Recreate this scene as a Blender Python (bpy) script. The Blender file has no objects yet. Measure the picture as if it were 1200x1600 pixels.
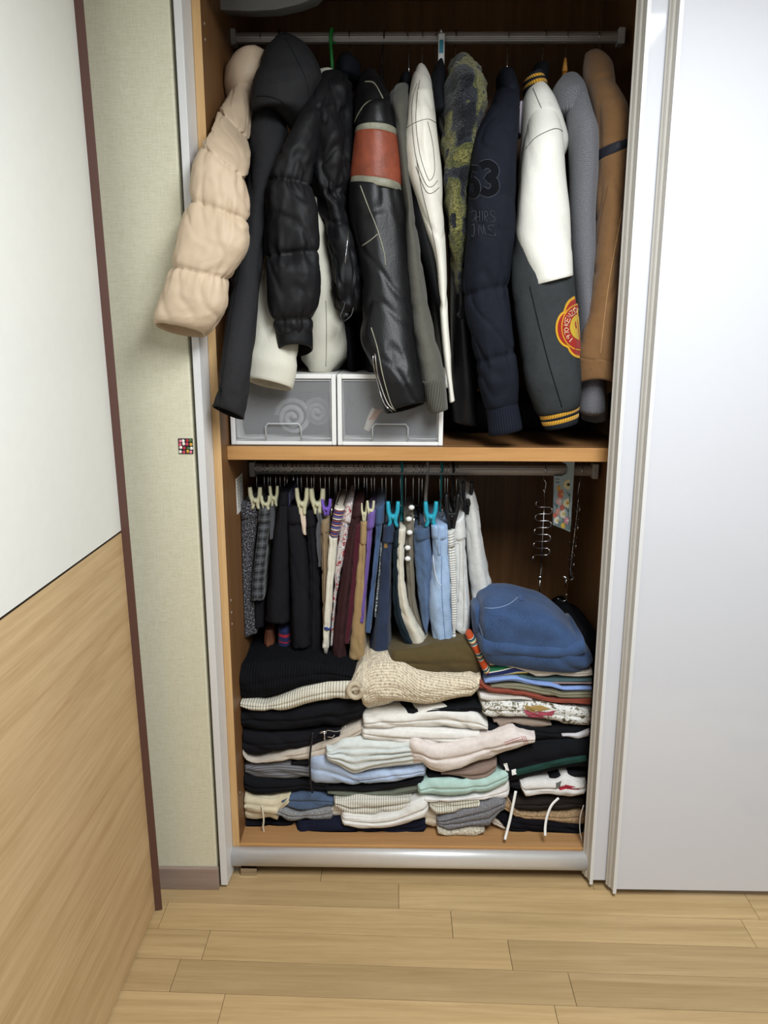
import bpy, bmesh, math, random
from mathutils import Vector, Matrix, noise
from mathutils.bvhtree import BVHTree
R = random.Random(7)
SC = bpy.context.scene
COL = SC.collection

# ------------------------------------------------------------------ camera
FPX, CH, PITCH, YAW, ROLL = 1200.0, 1.42, math.radians(13.5), math.radians(0.9), 0.003
fw = Vector((-math.sin(YAW) * math.cos(PITCH), math.cos(YAW) * math.cos(PITCH), -math.sin(PITCH)))
r0 = Vector((math.cos(YAW), math.sin(YAW), 0))
u0 = r0.cross(fw)
cr = r0 * math.cos(ROLL) + u0 * math.sin(ROLL)
cu = -r0 * math.sin(ROLL) + u0 * math.cos(ROLL)
CAM = Vector((0, 0, CH))
cd = bpy.data.cameras.new('camera')
cd.sensor_fit = 'HORIZONTAL'; cd.sensor_width = 36; cd.lens = 36.0; cd.clip_start = 0.05
co = bpy.data.objects.new('camera', cd); COL.objects.link(co)
m = Matrix.Identity(4)
for i in range(3):
    m[i][0], m[i][1], m[i][2], m[i][3] = cr[i], cu[i], -fw[i], CAM[i]
co.matrix_world = m
SC.camera = co

# ------------------------------------------------------------------ world, exposure, ceiling lamp
w = bpy.data.worlds.new('room_air'); SC.world = w; w.use_nodes = True
w.node_tree.nodes['Background'].inputs[0].default_value = (0.95, 0.97, 1, 1)
w.node_tree.nodes['Background'].inputs[1].default_value = 0.38
SC.view_settings.view_transform = 'Standard'
SC.view_settings.look = 'None'
SC.view_settings.gamma = 1.0
SC.view_settings.use_curve_mapping = False
SC.view_settings.exposure = 0.16
LAMP = (0.4775, 0.402, 2.262); LAMP_SX, LAMP_SY, LAMP_W = 0.555, 1.31, 54.0
CEIL = 2.34


def ray(x, y):
    return fw + cr * ((x - 600) / FPX) - cu * ((y - 800) / FPX)


def at(x, y, Y):
    "the point at depth Y that a measured position in the photograph stands for"
    d = ray(x, y)
    return CAM + d * (Y / d.y)


def fl(x, y, z=0.0):
    d = ray(x, y)
    return CAM + d * ((z - CH) / d.z)


# ------------------------------------------------------------------ materials
def lin(h):
    if isinstance(h, str):
        h = [int(h[i:i + 2], 16) / 255 for i in (0, 2, 4)]
    return tuple(c / 12.92 if c <= .04045 else ((c + .055) / 1.055) ** 2.4 for c in h) + (1,)


class NT:
    def __init__(s, name):
        s.m = bpy.data.materials.new(name); s.m.use_nodes = True
        s.t = s.m.node_tree; s.b = s.t.nodes['Principled BSDF']

    def n(s, typ, **kw):
        nd = s.t.nodes.new(typ)
        for k, v in kw.items():
            if k.startswith('i_'):
                k = k[2:]
                nd.inputs[int(k) if k.isdigit() else k.replace('_', ' ')].default_value = v
            else:
                setattr(nd, k, v)
        return nd

    def l(s, a, b):
        s.t.links.new(a, b)

    def coord(s, which='UV', scale=(1, 1, 1), rot=(0, 0, 0)):
        tc = s.n('ShaderNodeTexCoord'); mp = s.n('ShaderNodeMapping')
        mp.inputs['Scale'].default_value = scale; mp.inputs['Rotation'].default_value = rot
        s.l(tc.outputs[which], mp.inputs[0]); return mp.outputs[0]

    def noise(s, vec, scale, detail=3, rough=.6, dist=0):
        nd = s.n('ShaderNodeTexNoise'); nd.inputs['Scale'].default_value = scale
        nd.inputs['Detail'].default_value = detail; nd.inputs['Roughness'].default_value = rough
        nd.inputs['Distortion'].default_value = dist
        s.l(vec, nd.inputs['Vector']); return nd.outputs[0]

    def wave(s, vec, scale, dirn='X', dist=0, typ='BANDS', dscale=1):
        nd = s.n('ShaderNodeTexWave'); nd.wave_type = typ
        if typ == 'BANDS': nd.bands_direction = dirn
        nd.inputs['Scale'].default_value = scale; nd.inputs['Distortion'].default_value = dist
        nd.inputs['Detail Scale'].default_value = dscale
        s.l(vec, nd.inputs['Vector']); return nd.outputs['Fac'] if 'Fac' in nd.outputs else nd.outputs[1]

    def ramp(s, fac, stops, interp='LINEAR'):
        nd = s.n('ShaderNodeValToRGB'); cr_ = nd.color_ramp; cr_.interpolation = interp
        while len(cr_.elements) < len(stops): cr_.elements.new(0.5)
        for e, (p, c) in zip(cr_.elements, stops):
            e.position = p; e.color = lin(c) if not isinstance(c, float) else (c, c, c, 1)
        s.l(fac, nd.inputs[0]); return nd.outputs[0]

    def mix(s, f, a, b, mode='MIX'):
        nd = s.n('ShaderNodeMix', data_type='RGBA', blend_type=mode)
        for sock, v in ((nd.inputs[0], f), (nd.inputs[6], a), (nd.inputs[7], b)):
            if hasattr(v, 'is_linked'): s.l(v, sock)
            elif isinstance(v, (int, float)): sock.default_value = v
            else: sock.default_value = lin(v)
        return nd.outputs[2]

    def math(s, op, a, b=None):
        nd = s.n('ShaderNodeMath', operation=op)
        for sock, v in zip(nd.inputs, (a, b)):
            if v is None: continue
            if hasattr(v, 'is_linked'): s.l(v, sock)
            else: sock.default_value = v
        return nd.outputs[0]

    def bump(s, h, strength=.3, dist=.002):
        nd = s.n('ShaderNodeBump'); nd.inputs['Strength'].default_value = strength
        nd.inputs['Distance'].default_value = dist
        prev = s.b.inputs['Normal']
        if prev.is_linked: s.l(prev.links[0].from_socket, nd.inputs['Normal'])
        s.l(h, nd.inputs['Height']); s.l(nd.outputs[0], s.b.inputs['Normal'])

    def done(s, col, rough=.8, spec=.3, metal=0, sheen=0):
        if hasattr(col, 'is_linked'): s.l(col, s.b.inputs['Base Color'])
        else: s.b.inputs['Base Color'].default_value = lin(col)
        s.b.inputs['Roughness'].default_value = rough
        s.b.inputs['Specular IOR Level'].default_value = spec
        s.b.inputs['Metallic'].default_value = metal
        s.b.inputs['Sheen Weight'].default_value = sheen
        return s.m


_mc = {}


def shade(h, k):
    return [max(0, min(1, int(h[i:i + 2], 16) / 255 * k)) for i in (0, 2, 4)]


def cloth(c, k='plain', rough=.88, sc=1.0):
    if k == 'denim':
        v_ = [int(c[i:i + 2], 16) for i in (0, 2, 4)]; g_ = sum(v_) / 3
        c = '%02x%02x%02x' % tuple(int(a * .76 + g_ * .24) for a in v_)
    key = (c, k, rough, sc)
    if key in _mc: return _mc[key]
    t = NT(k + '_' + c); uv = t.coord('UV'); ob = t.coord('Object')
    spec, sheen = .2, .15
    if k == 'plain':
        f = t.noise(ob, 70, 4); col = t.mix(f, shade(c, .9), shade(c, 1.06))
        t.bump(t.noise(uv, 600, 2), .25, .001); t.bump(t.noise(ob, 28, 3, .6, .8), .35, .006)
    elif k == 'nylon':
        f = t.noise(ob, 12, 3); col = t.mix(f, shade(c, .94), shade(c, 1.05)); spec, sheen = .4, .05
        t.bump(t.noise(t.coord('UV', (1, .45, 1)), 45, 4, .65, .9), .3, .004); t.bump(t.noise(uv, 900, 1), .1, .0006)
    elif k == 'leather':
        f = t.noise(ob, 16, 5, .65); lt = int(c[:2], 16) > 150
        col = t.mix(t.ramp(f, [(.35, 0.0), (.75, 1.0)]), shade(c, .97 if lt else .85), shade(c, 1.02 if lt else 1.2)); spec, sheen = (.3 if lt else .38), 0
        v = t.n('ShaderNodeTexVoronoi'); v.inputs['Scale'].default_value = 420; t.l(uv, v.inputs['Vector'])
        t.bump(v.outputs['Distance'], .2, .0008); t.bump(t.noise(t.coord('UV', (1, .35, 1)), 42, 4, .6, .6), .35, .003)
    elif k == 'denim':
        f = t.noise(uv, 420 * sc, 3, .8); g = t.noise(ob, 14, 3)
        col = t.mix(t.ramp(f, [(.35, 0.0), (.7, 1.0)]), shade(c, .72), shade(c, 1.25))
        col = t.mix(t.ramp(g, [(.3, 0.0), (.75, 1.0)]), col, shade(c, 1.25)); t.t.nodes[-1].inputs[0].default_value = .3
        tw = t.wave(t.coord('UV', (1, 1, 1), (0, 0, .9)), 240, 'X'); t.bump(tw, .15, .001)
        t.bump(t.noise(ob, 24, 3), .4, .006)
    elif k == 'rib':
        wv = t.wave(uv, 62 * sc, 'X'); col = t.mix(wv, shade(c, .8), shade(c, 1.08)); t.bump(wv, .5, .003)
    elif k == 'ribv':
        wv = t.wave(uv, 62 * sc, 'Y'); col = t.mix(wv, shade(c, .8), shade(c, 1.08)); t.bump(wv, .5, .003)
    elif k == 'tweed':
        f = t.noise(uv, 260 * sc, 2, .9); col = t.ramp(f, [(.42, shade(c, .35)), (.55, shade(c, 1.0)), (.66, shade(c, 2.6))])
        t.bump(f, .6, .003)
    elif k == 'terry':
        f = t.noise(uv, 190 * sc, 3, .8, 1.0); col = t.mix(t.ramp(f, [(.35, 0.0), (.6, 1.0)]), shade(c, .72), shade(c, 1.05)); t.bump(f, .9, .005)
    elif k == 'marl':
        f = t.noise(t.coord('UV', (1, .35, 1)), 520 * sc, 2, .9); col = t.ramp(f, [(.36, shade(c, .72)), (.64, shade(c, 1.22))]); t.bump(f, .5, .002)
    elif k == 'knit':
        w1 = t.wave(uv, 26 * sc, 'X', 2.0, dscale=4); w2 = t.noise(t.coord('UV', (.6, 1.3, 1)), 95 * sc, 2, .7)
        f = t.math('ADD', t.math('MULTIPLY', w1, .22), t.math('MULTIPLY', w2, 1.0)); col = t.mix(t.ramp(f, [(.3, 0.0), (.75, 1.0)]), shade(c, .70), shade(c, 1.1)); t.bump(f, .8, .006)
        t.bump(t.noise(uv, 400, 3), .5, .002)
    elif k == 'herring':
        x = t.n('ShaderNodeSeparateXYZ'); t.l(t.coord('UV'), x.inputs[0])
        z = t.math('PINGPONG', x.outputs[0], .011)
        ph = t.math('ADD', t.math('MULTIPLY', z, 1.3), x.outputs[1])
        ph = t.math('ADD', ph, t.math('MULTIPLY', t.noise(uv, 160, 2), .0022))
        s = t.math('SINE', t.math('MULTIPLY', ph, 1500)); f = t.noise(uv, 420, 2, .9)
        s = t.math('ADD', t.math('MULTIPLY', s, .35), f)
        col = t.ramp(s, [(.25, shade(c, .45)), (.75, shade(c, 1.45))]); t.bump(s, .3, .001)
    elif k == 'plaid':
        a = t.wave(uv, 14, 'X'); b = t.wave(uv, 14, 'Y'); a2 = t.wave(uv, 42, 'X'); b2 = t.wave(uv, 42, 'Y')
        f = t.math('MULTIPLY', t.math('ADD', a, b), .35); f = t.math('ADD', f, t.math('MULTIPLY', t.math('ADD', a2, b2), .15))
        col = t.ramp(f, [(.25, shade(c, .4)), (.8, shade(c, 1.25))]); t.bump(t.noise(uv, 500, 2), .3, .001)
    if max(int(c[i:i + 2], 16) for i in (0, 2, 4)) < 70: sheen = 0; spec = spec * .5 if k not in ('leather', 'nylon') else spec * .7
    t.done(col, rough, spec, 0, sheen)
    _mc[key] = t.m
    return t.m


def ramp_v(name, stops, axis=1, scale=1.0, nz=0.0, rough=.85, interp='CONSTANT'):
    t = NT(name); x = t.n('ShaderNodeSeparateXYZ'); t.l(t.coord('UV'), x.inputs[0])
    f = t.math('FRACT', t.math('MULTIPLY', x.outputs[axis], scale))
    if nz: f = t.math('ADD', f, t.math('MULTIPLY', t.noise(t.coord('UV'), 60, 2), nz))
    col = t.ramp(f, stops, interp); t.bump(t.noise(t.coord('UV'), 500, 2), .3, .001)
    return t.done(col, rough, .2, 0, .1)


def plainmat(name, c, rough=.5, spec=.5, metal=0, nz=.04, scale=40, bump=0, trans=0, alpha=1):
    t = NT(name); f = t.noise(t.coord('Object'), scale, 3)
    col = t.mix(f, shade(c, 1 - nz), shade(c, 1 + nz))
    if bump: t.bump(f, bump, .002)
    t.done(col, rough, spec, metal)
    t.b.inputs['Transmission Weight'].default_value = trans
    t.b.inputs['Alpha'].default_value = alpha
    return t.m


def woodmat(name, a, b, axis='Y', sc=1.0, rough=.45, rnd=False, spec=.35):
    """grain runs along axis (object coordinates)"""
    t = NT(name)
    k = {'X': (.045, 1, 1), 'Y': (1, .045, 1), 'Z': (1, 1, .045)}[axis]
    tc = t.n('ShaderNodeTexCoord'); vec = tc.outputs['Object']
    if rnd:
        oi = t.n('ShaderNodeObjectInfo'); ad = t.n('ShaderNodeVectorMath', operation='ADD')
        mu = t.math('MULTIPLY', oi.outputs['Random'], 37.0)
        t.l(vec, ad.inputs[0]); t.l(mu, ad.inputs[1]); vec = ad.outputs[0]
    mp = t.n('ShaderNodeMapping'); mp.inputs['Scale'].default_value = k; t.l(vec, mp.inputs[0])
    g = t.noise(mp.outputs[0], 26 * sc, 5, .65, 1.2); h = t.noise(mp.outputs[0], 190 * sc, 3, .7)
    f = t.math('ADD', t.math('MULTIPLY', g, .75), t.math('MULTIPLY', h, .3))
    col = t.ramp(f, [(.34, a), (.68, b)])
    if rnd:
        col = t.mix(t.math('MULTIPLY', oi.outputs['Random'], .55), col, shade('ffffff', .78), 'MULTIPLY')
    t.bump(h, .12, .001)
    return t.done(col, rough, spec)


M_WPAPER = None


def wallpaper():
    t = NT('linen_wallpaper')
    a = t.noise(t.coord('Object', (6, 1, 120)), 9, 4, .75); b = t.noise(t.coord('Object', (120, 1, 6)), 9, 4, .75)
    f = t.math('ADD', t.math('MULTIPLY', a, .6), t.math('MULTIPLY', b, .45))
    col = t.ramp(f, [(.36, 'c6c2a6'), (.52, 'dad6bd'), (.68, 'e5e2d0')])
    t.bump(f, .4, .0015)
    return t.done(col, .75, .25)


WOOD_IN = woodmat('dark_wardrobe_wood', '694829', '87613d', 'Z', .7, .5)
WOOD_INX = woodmat('dark_wardrobe_wood_across', '694829', '87613d', 'X', .7, .5)
WOOD_ED = woodmat('pale_wardrobe_edge_wood', 'c49a66', 'dcb784', 'Z', 1.0, .5)
WOOD_EDX = woodmat('pale_shelf_edge_wood', 'b07f4a', 'cb9b63', 'X', 1.0, .5)
WOOD_BASE = woodmat('base_board_wood', '9c7349', 'b48a5e', 'X', .8, .5)
FLOORW = woodmat('oak_plank', 'a88c61', 'c7aa7e', 'X', 1.0, .38, True)
OAKP = woodmat('oak_panel_laminate', 'b08f64', 'd1b48a', 'Y', .8, .5)
WHITE = plainmat('white_lacquer', 'd3d4da', .07, .45, nz=.005)
WHITEP = plainmat('warm_white_panel', 'e6e6e0', .45, .4, nz=.015)
FRAMEW = plainmat('white_frame', 'dcdcdc', .35, .45, nz=.02)
FRAMEG = plainmat('grooved_grey_frame', 'b9b5ae', .4, .4, nz=.03)
ALU = plainmat('brushed_aluminium', 'dededf', .38, .5, metal=.45, nz=.02)
STEEL = plainmat('chrome_wire', 'c8c8c8', .2, .5, metal=1, nz=.02)
DSTEEL = plainmat('rail_metal', 'b5aca4', .4, .5, metal=.6, nz=.04)
BROWN = plainmat('dark_brown_edge', '5d4139', .4, .4, nz=.03)
DARK = plainmat('dark_joint', '2a2019', .7, .2)
BASEB = woodmat('grey_brown_baseboard', '8a776c', 'a59287', 'X', 1.0, .5)
BLACKP = plainmat('black_plastic', '17171a', .4, .4)
CREAMP = plainmat('cream_plastic', 'cfcdae', .4, .4, nz=.03)
TURQ = plainmat('turquoise_plastic', '2aa3bd', .35, .45, nz=.03)
TEALP = plainmat('teal_plastic', '1f7f88', .35, .45, nz=.03)
PURP = plainmat('purple_plastic', '7a5cc0', .4, .4)
GREEN = plainmat('green_plastic', '2f9a45', .4, .4)
GREYP = plainmat('grey_plastic', 'a9a5a0', .45, .4)
WHITEPL = plainmat('white_plastic', 'ececea', .35, .4, nz=.02)
ORANGEW = woodmat('varnished_hanger_wood', 'b9792f', 'd59a4a', 'Z', 1.5, .35)

# ------------------------------------------------------------------ object helpers
CACHE = {}
EMPTIES = []
XSHIFT = 0


def put(name, verts, faces, mat, parent=None, smooth=True, uvs=None, mats=None, fm=None):
    me = bpy.data.meshes.new(name)
    me.from_pydata([tuple(v) for v in verts], [], faces)
    if uvs is not None:
        uvl = me.uv_layers.new(name='UVMap'); buf = [0.0] * (2 * len(me.loops)); k = 0
        for f in uvs:
            for (a, b) in f:
                buf[k] = a; buf[k + 1] = b; k += 2
        uvl.data.foreach_set('uv', buf)
    for mm in (mats or [mat]): me.materials.append(mm)
    if fm: me.polygons.foreach_set('material_index', fm)
    me.polygons.foreach_set('use_smooth', [smooth] * len(me.polygons))
    me.update()
    o = bpy.data.objects.new(name, me); COL.objects.link(o)
    if parent is not None: o.parent = parent
    CACHE[o.name] = (verts, faces)
    return o


def put_bm(name, bm, mat, parent=None, smooth=False):
    me = bpy.data.meshes.new(name); bm.to_mesh(me); bm.free()
    me.materials.append(mat)
    me.polygons.foreach_set('use_smooth', [smooth] * len(me.polygons))
    o = bpy.data.objects.new(name, me); COL.objects.link(o)
    if parent is not None: o.parent = parent
    return o


def thing(name, label, cat, group=None, kind=None):
    o = bpy.data.objects.new(name, None); COL.objects.link(o); o.empty_display_size = .05
    tag(o, label, cat, group, kind); EMPTIES.append(o); return o


def tag(o, label, cat, group=None, kind=None):
    if label: o['label'] = label
    if cat: o['category'] = cat
    if group: o['group'] = group
    if kind: o['kind'] = kind
    return o


def hexa(bm, P, bev=0.0):
    "box from eight corners: bottom four then top four"
    vs = [bm.verts.new(p) for p in P]
    fs = [(0, 3, 2, 1), (4, 5, 6, 7), (0, 1, 5, 4), (1, 2, 6, 5), (2, 3, 7, 6), (3, 0, 4, 7)]
    fc = [bm.faces.new([vs[i] for i in f]) for f in fs]
    bmesh.ops.recalc_face_normals(bm, faces=fc)
    if bev:
        es = {e for f in fc for e in f.edges}
        bmesh.ops.bevel(bm, geom=list(es), offset=bev, segments=2, affect='EDGES', profile=.6)


def box(name, x0, x1, y0, y1, z0, z1, mat, parent=None, bev=.0015):
    bm = bmesh.new()
    hexa(bm, [(x0, y0, z0), (x1, y0, z0), (x1, y1, z0), (x0, y1, z0), (x0, y0, z1), (x1, y0, z1), (x1, y1, z1), (x0, y1, z1)], bev)
    return put_bm(name, bm, mat, parent)


def tube(name, pts, r, mat, parent=None, seg=6, closed=False, smooth_n=0, flat=None):
    "tube through world points; r a number or one per point"
    P = [Vector(p) for p in pts if p is not None]
    if len(P) < 2: return None
    if smooth_n:
        Q = []
        for i in range(len(P) - 1):
            a, b, c, d = P[max(i - 1, 0)], P[i], P[i + 1], P[min(i + 2, len(P) - 1)]
            for k in range(smooth_n):
                t = k / smooth_n
                Q.append(cm(a, b, c, d, t))
        Q.append(P[-1]); P = Q
    n = len(P); rr = r if isinstance(r, (list, tuple)) else [r] * n
    if len(rr) != n: rr = [per(rr, i, n) for i in range(n)]
    vs, fs = [], []
    up = None
    for i in range(n):
        d = (P[min(i + 1, n - 1)] - P[max(i - 1, 0)])
        d = d.normalized() if d.length > 1e-9 else Vector((0, 0, 1))
        if up is None:
            up = Vector((0, 1, 0)) if abs(d.y) < .8 else Vector((1, 0, 0))
        s = d.cross(up).normalized(); up = s.cross(d).normalized()
        for k in range(seg):
            a = 2 * math.pi * k / seg
            vs.append(P[i] + (s * math.cos(a) + up * math.sin(a) * (flat or 1)) * rr[i])
    for i in range(n - 1):
        for k in range(seg):
            k2 = (k + 1) % seg
            fs.append((i * seg + k, i * seg + k2, (i + 1) * seg + k2, (i + 1) * seg + k))
    fs.append(tuple(range(seg))[::-1]); fs.append(tuple((n - 1) * seg + k for k in range(seg)))
    return put(name, vs, fs, mat, parent)


def ball(name, c, r, mat, parent=None, sx=1, sy=1, sz=1, seg=12):
    bm = bmesh.new(); bmesh.ops.create_uvsphere(bm, u_segments=seg, v_segments=seg // 2 + 2, radius=r)
    for v in bm.verts: v.co = Vector((v.co.x * sx, v.co.y * sy, v.co.z * sz)) + Vector(c)
    return put_bm(name, bm, mat, parent, True)


def cm(a, b, c, d, t):
    return .5 * ((2 * b) + (c - a) * t + (2 * a - 5 * b + 4 * c - d) * t * t + (3 * b - a - 3 * c + d) * t ** 3)


def per(v, i, n):
    if isinstance(v, (int, float)): return v
    if len(v) == n: return v[i]
    if len(v) == 1: return v[0]
    t = i / (n - 1) * (len(v) - 1); k = min(int(t), len(v) - 2)
    return v[k] + (v[k + 1] - v[k]) * (t - k)


def loft(name, keys, mat, parent=None, Y=1.95, dep=.05, sec='ell', M=30, step=.012, nose=1.0, n=2.0,
         caps='rr', bulge=.5, fa=0.0, ff=9, fl_=2.5, wa=0.0, wf=30, seams=(), sa=.01, sw=.012, ga=.006,
         layers=0, la=.004, cr=0.0, cf=16, tilt=0.0, seed=None, inner=None, lin_=False, sil=0.0, wavy=0.0, wn=0):
    """surface through rings. keys: (xa, ya, xb, yb) = the two silhouette ends of a ring as measured in the photograph,
    set at depth Y (ell: centre plane; nose: front plane), half-depth dep."""
    if seed is None: seed = R.uniform(0, 99)
    N = len(keys); A, B, D, YC = [], [], [], []
    for i, k in enumerate(keys):
        y_ = k[4] if len(k) > 4 and k[4] is not None else per(Y, i, N)
        d_ = k[5] if len(k) > 5 else per(dep, i, N)
        A.append(at(k[0], k[1], y_)); B.append(at(k[2], k[3], y_)); D.append(d_)
        YC.append(y_ if sec == 'ell' else y_ + d_)
    mids = [(a + b) * .5 for a, b in zip(A, B)]
    rings = []; sk = [0.0]; s = 0.0
    for i in range(N - 1):
        seglen = max((mids[i + 1] - mids[i]).length, .6 * max((A[i + 1] - A[i]).length, (B[i + 1] - B[i]).length))
        q = max(1, int(round(seglen / step)))
        i0, i3 = max(i - 1, 0), min(i + 2, N - 1)
        for k in range(q):
            t = k / q
            if lin_:
                L = lambda V: V[i] + (V[i + 1] - V[i]) * t
            else:
                L = lambda V: cm(V[i0], V[i], V[i + 1], V[i3], t)
            rings.append((L(A), L(B), D[i] + (D[i + 1] - D[i]) * t, YC[i] + (YC[i + 1] - YC[i]) * t, s + seglen * t, 1.0))
        s += seglen; sk.append(s)
    rings.append((A[-1], B[-1], D[-1], YC[-1], s, 1.0))
    dirs = lambda i: ((rings[min(i + 1, len(rings) - 1)][0] + rings[min(i + 1, len(rings) - 1)][1]) - (rings[max(i - 1, 0)][0] + rings[max(i - 1, 0)][1])).normalized()

    def capring(end, mode):
        j = 0 if end == 0 else len(rings) - 1
        a, b, d, yc, ss, _ = rings[j]; dv = dirs(j) * (-1 if end == 0 else 1)
        hw = (a - b).length * .5; bl = min(hw, d) * bulge; out = []
        if mode == 'r':
            for ph in (.35, .7, 1.05, 1.35):
                out.append((a, b, d, yc, ss, math.cos(ph), dv * bl * math.sin(ph)))
        elif mode == 'o':
            out.append((a, b, d, yc, ss, .93, dv * .002))
            out.append((a, b, d, yc, ss, .86, dv * -.004))
            out.append((a, b, d, yc, ss, .82, dv * -.05))
        elif mode == 'f':
            out.append((a, b, d, yc, ss, .97, dv * .0015))
        return out
    allr = [(*r[:5], r[5], Vector((0, 0, 0))) for r in rings]
    c0, c1 = capring(0, caps[0]), capring(1, caps[1])
    ic0, ic1 = len(c0), len(c0) + len(allr)
    allr = c0[::-1] + allr + c1
    # section
    th = []
    if sec == 'ell':
        for k in range(M):
            t = 2 * math.pi * k / M
            c_, s_ = math.cos(t), math.sin(t)
            th.append((math.copysign(abs(c_) ** (2 / n), c_), math.copysign(abs(s_) ** (2 / n), s_)))
    vs, uvw = [], []
    for ri, (a, b, d, yc, ss, scl, push) in enumerate(allr):
        mid = (a + b) * .5; h = (a - b) * .5; hw = max(h.length, 1e-5); hd = h / hw
        cap = ri < ic0 or ri >= ic1
        if sec == 'ell':
            pts = [(c_ * hw, s_ * d, c_, s_) for c_, s_ in th]
        else:
            rn = min(hw * nose, d); pts = []
            K = M // 2
            for k in range(K + 1):
                ph = -math.pi / 2 + math.pi * k / K
                pts.append((-hw * math.sin(ph), -d + rn - rn * math.cos(ph), -math.sin(ph), -math.cos(ph)))
            for t in (.25, .5, .75): pts.append((-hw, -d + rn + (2 * d - rn) * t, -1, 0))
            pts += [(-hw, d, -.7, .7), (0, d, 0, 1), (hw, d, .7, .7)]
            for t in (.75, .5, .25): pts.append((hw, -d + rn + (2 * d - rn) * t, 1, 0))
        pu = 0; last = None; row = []
        for (pa, pb, na, nb) in pts:
            off = 0.0
            if fa: off += fa * noise.noise((pa * ff + seed, pb * ff, ss * fl_ + seed))
            if cr:
                nv_ = noise.noise((pa * cf + ss * cf * .45 + seed, pb * cf, ss * cf * .42 - pa * cf * .2 + seed))
                off -= cr * max(0.0, 1 - abs(nv_) * 5.5)
            if wa: off += wa * (.5 - abs(noise.noise((pa * wf + seed, pb * wf, ss * wf * .8))) * 2)
            for si in seams:
                ds = abs(ss - sk[si])
                if ds < .09:
                    off += -sa * math.exp(-ds / sw) + ga * noise.noise((pa * 70 + seed, pb * 70, si * 3.1)) * math.exp(-ds / .026)
            if layers and nb < .2:
                u_ = (pa / hw + 1) * .5 * layers + .22 * noise.noise((ss * 9, seed, 1))
                fr = abs(u_ - round(u_)); e = abs(pa / hw)
                if e < .95: off -= la * math.exp(-(fr / .12) ** 2)
                off += la * .8 * noise.noise((math.floor(u_) * 7.3 + seed, ss * 4, .5)) * (1 - e * e)
            if wn: off += wavy * math.sin(pa / hw * wn + seed)
            ln = math.sqrt((na / max(hw, 1e-4)) ** 2 + (nb / max(d, 1e-4)) ** 2) if sec == 'ell' else math.hypot(na, nb)
            if sec == 'ell': ox, oy = (na / hw) / ln, (nb / d) / ln
            else: ox, oy = na / ln, nb / ln
            lim = min(hw, d) * .6
            off = max(-lim, min(lim, off))
            qa, qb = (pa + ox * off) * scl, (pb + oy * off) * scl
            p = mid + hd * qa + push
            p.y = mid.y + (hd.y * qa) + (yc - mid.y) + qb + push.y
            if tilt:
                fo_ = max(0.0, 1 - (rings[-1][4] - ss) / .07)
                p.z -= tilt * fo_ * (qb / max(d, 1e-4))
            if last is not None: pu += math.hypot(pa - last[0], pb - last[1])
            last = (pa, pb)
            if p.y > YP - .004:      # cloth stops at the boards it presses against
                p.x = min(max(p.x, XL + .002 + .0008 * noise.noise((ss * 40, seed, 0))), XR - .002)
                p.y = min(p.y, YB - .003)
                if p.z < zb + .0008: p.z = zb + .0008
                if sz1 - .02 < p.z < sz1 + .001 and p.y > SHY: p.z = sz1 + .001
                if sz0 + .008 > p.z > sz0 - .001 and p.y > SHY: p.z = sz0 - .001
            row.append((pu, ss)); vs.append(p)
        uvw.append(row)
    m_ = len(uvw[0]); fs, uf = [], []
    for i in range(len(allr) - 1):
        r0_, r1_ = uvw[i], uvw[i + 1]
        for k in range(m_):
            k2 = (k + 1) % m_
            fs.append((i * m_ + k, (i + 1) * m_ + k, (i + 1) * m_ + k2, i * m_ + k2))
            if k2: uf.append((r0_[k], r1_[k], r1_[k2], r0_[k2]))
            else:
                e = .01
                uf.append((r0_[k], r1_[k], (r1_[k][0] + e, r1_[k][1]), (r0_[k][0] + e, r0_[k][1])))
    top = tuple(range(m_)); bot = tuple((len(allr) - 1) * m_ + k for k in range(m_))[::-1]
    fs.append(top); uf.append([uvw[0][k] for k in top]); fs.append(bot); uf.append([uvw[-1][0]] * m_)
    fm = None; mats = None
    if inner is not None:
        mats = [mat, inner]; fm = [0] * len(fs)
        for i in range(len(allr) - 1):
            if (caps[1] == 'o' and i >= ic1) or (caps[0] == 'o' and i < ic0 - 1):
                for k in range(m_): fm[i * m_ + k] = 1
        fm[-1 if caps[1] == 'o' else -2] = 1
    return put(name, vs, fs, mat, parent, True, uf, mats, fm)


_bv = {}


def on(o, x, y, off=.001):
    "the point of object o's surface at a measured position of the photograph"
    if o.name not in _bv: _bv[o.name] = BVHTree.FromPolygons(*CACHE[o.name])
    d = ray(x, y).normalized()
    h = _bv[o.name].ray_cast(CAM, d)
    if h[0] is None: return None
    nn = h[1]
    if nn.dot(d) > 0: nn = -nn
    return h[0] + nn * off


def trace(name, o, pts, r, mat, off=.0006, div=6, parent=None):
    Q = []
    for i in range(len(pts) - 1):
        for k in range(div):
            t = k / div
            a, b, c, d = (Vector(pts[max(i - 1, 0)]), Vector(pts[i]), Vector(pts[i + 1]), Vector(pts[min(i + 2, len(pts) - 1)]))
            Q.append(cm(a, b, c, d, t))
    Q.append(Vector(pts[-1]))
    P = [p for p in (on(o, q[0], q[1], off) for q in Q) if p is not None]
    return tube(name, P, r, mat, parent or o, 5) if len(P) > 1 else None


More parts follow.
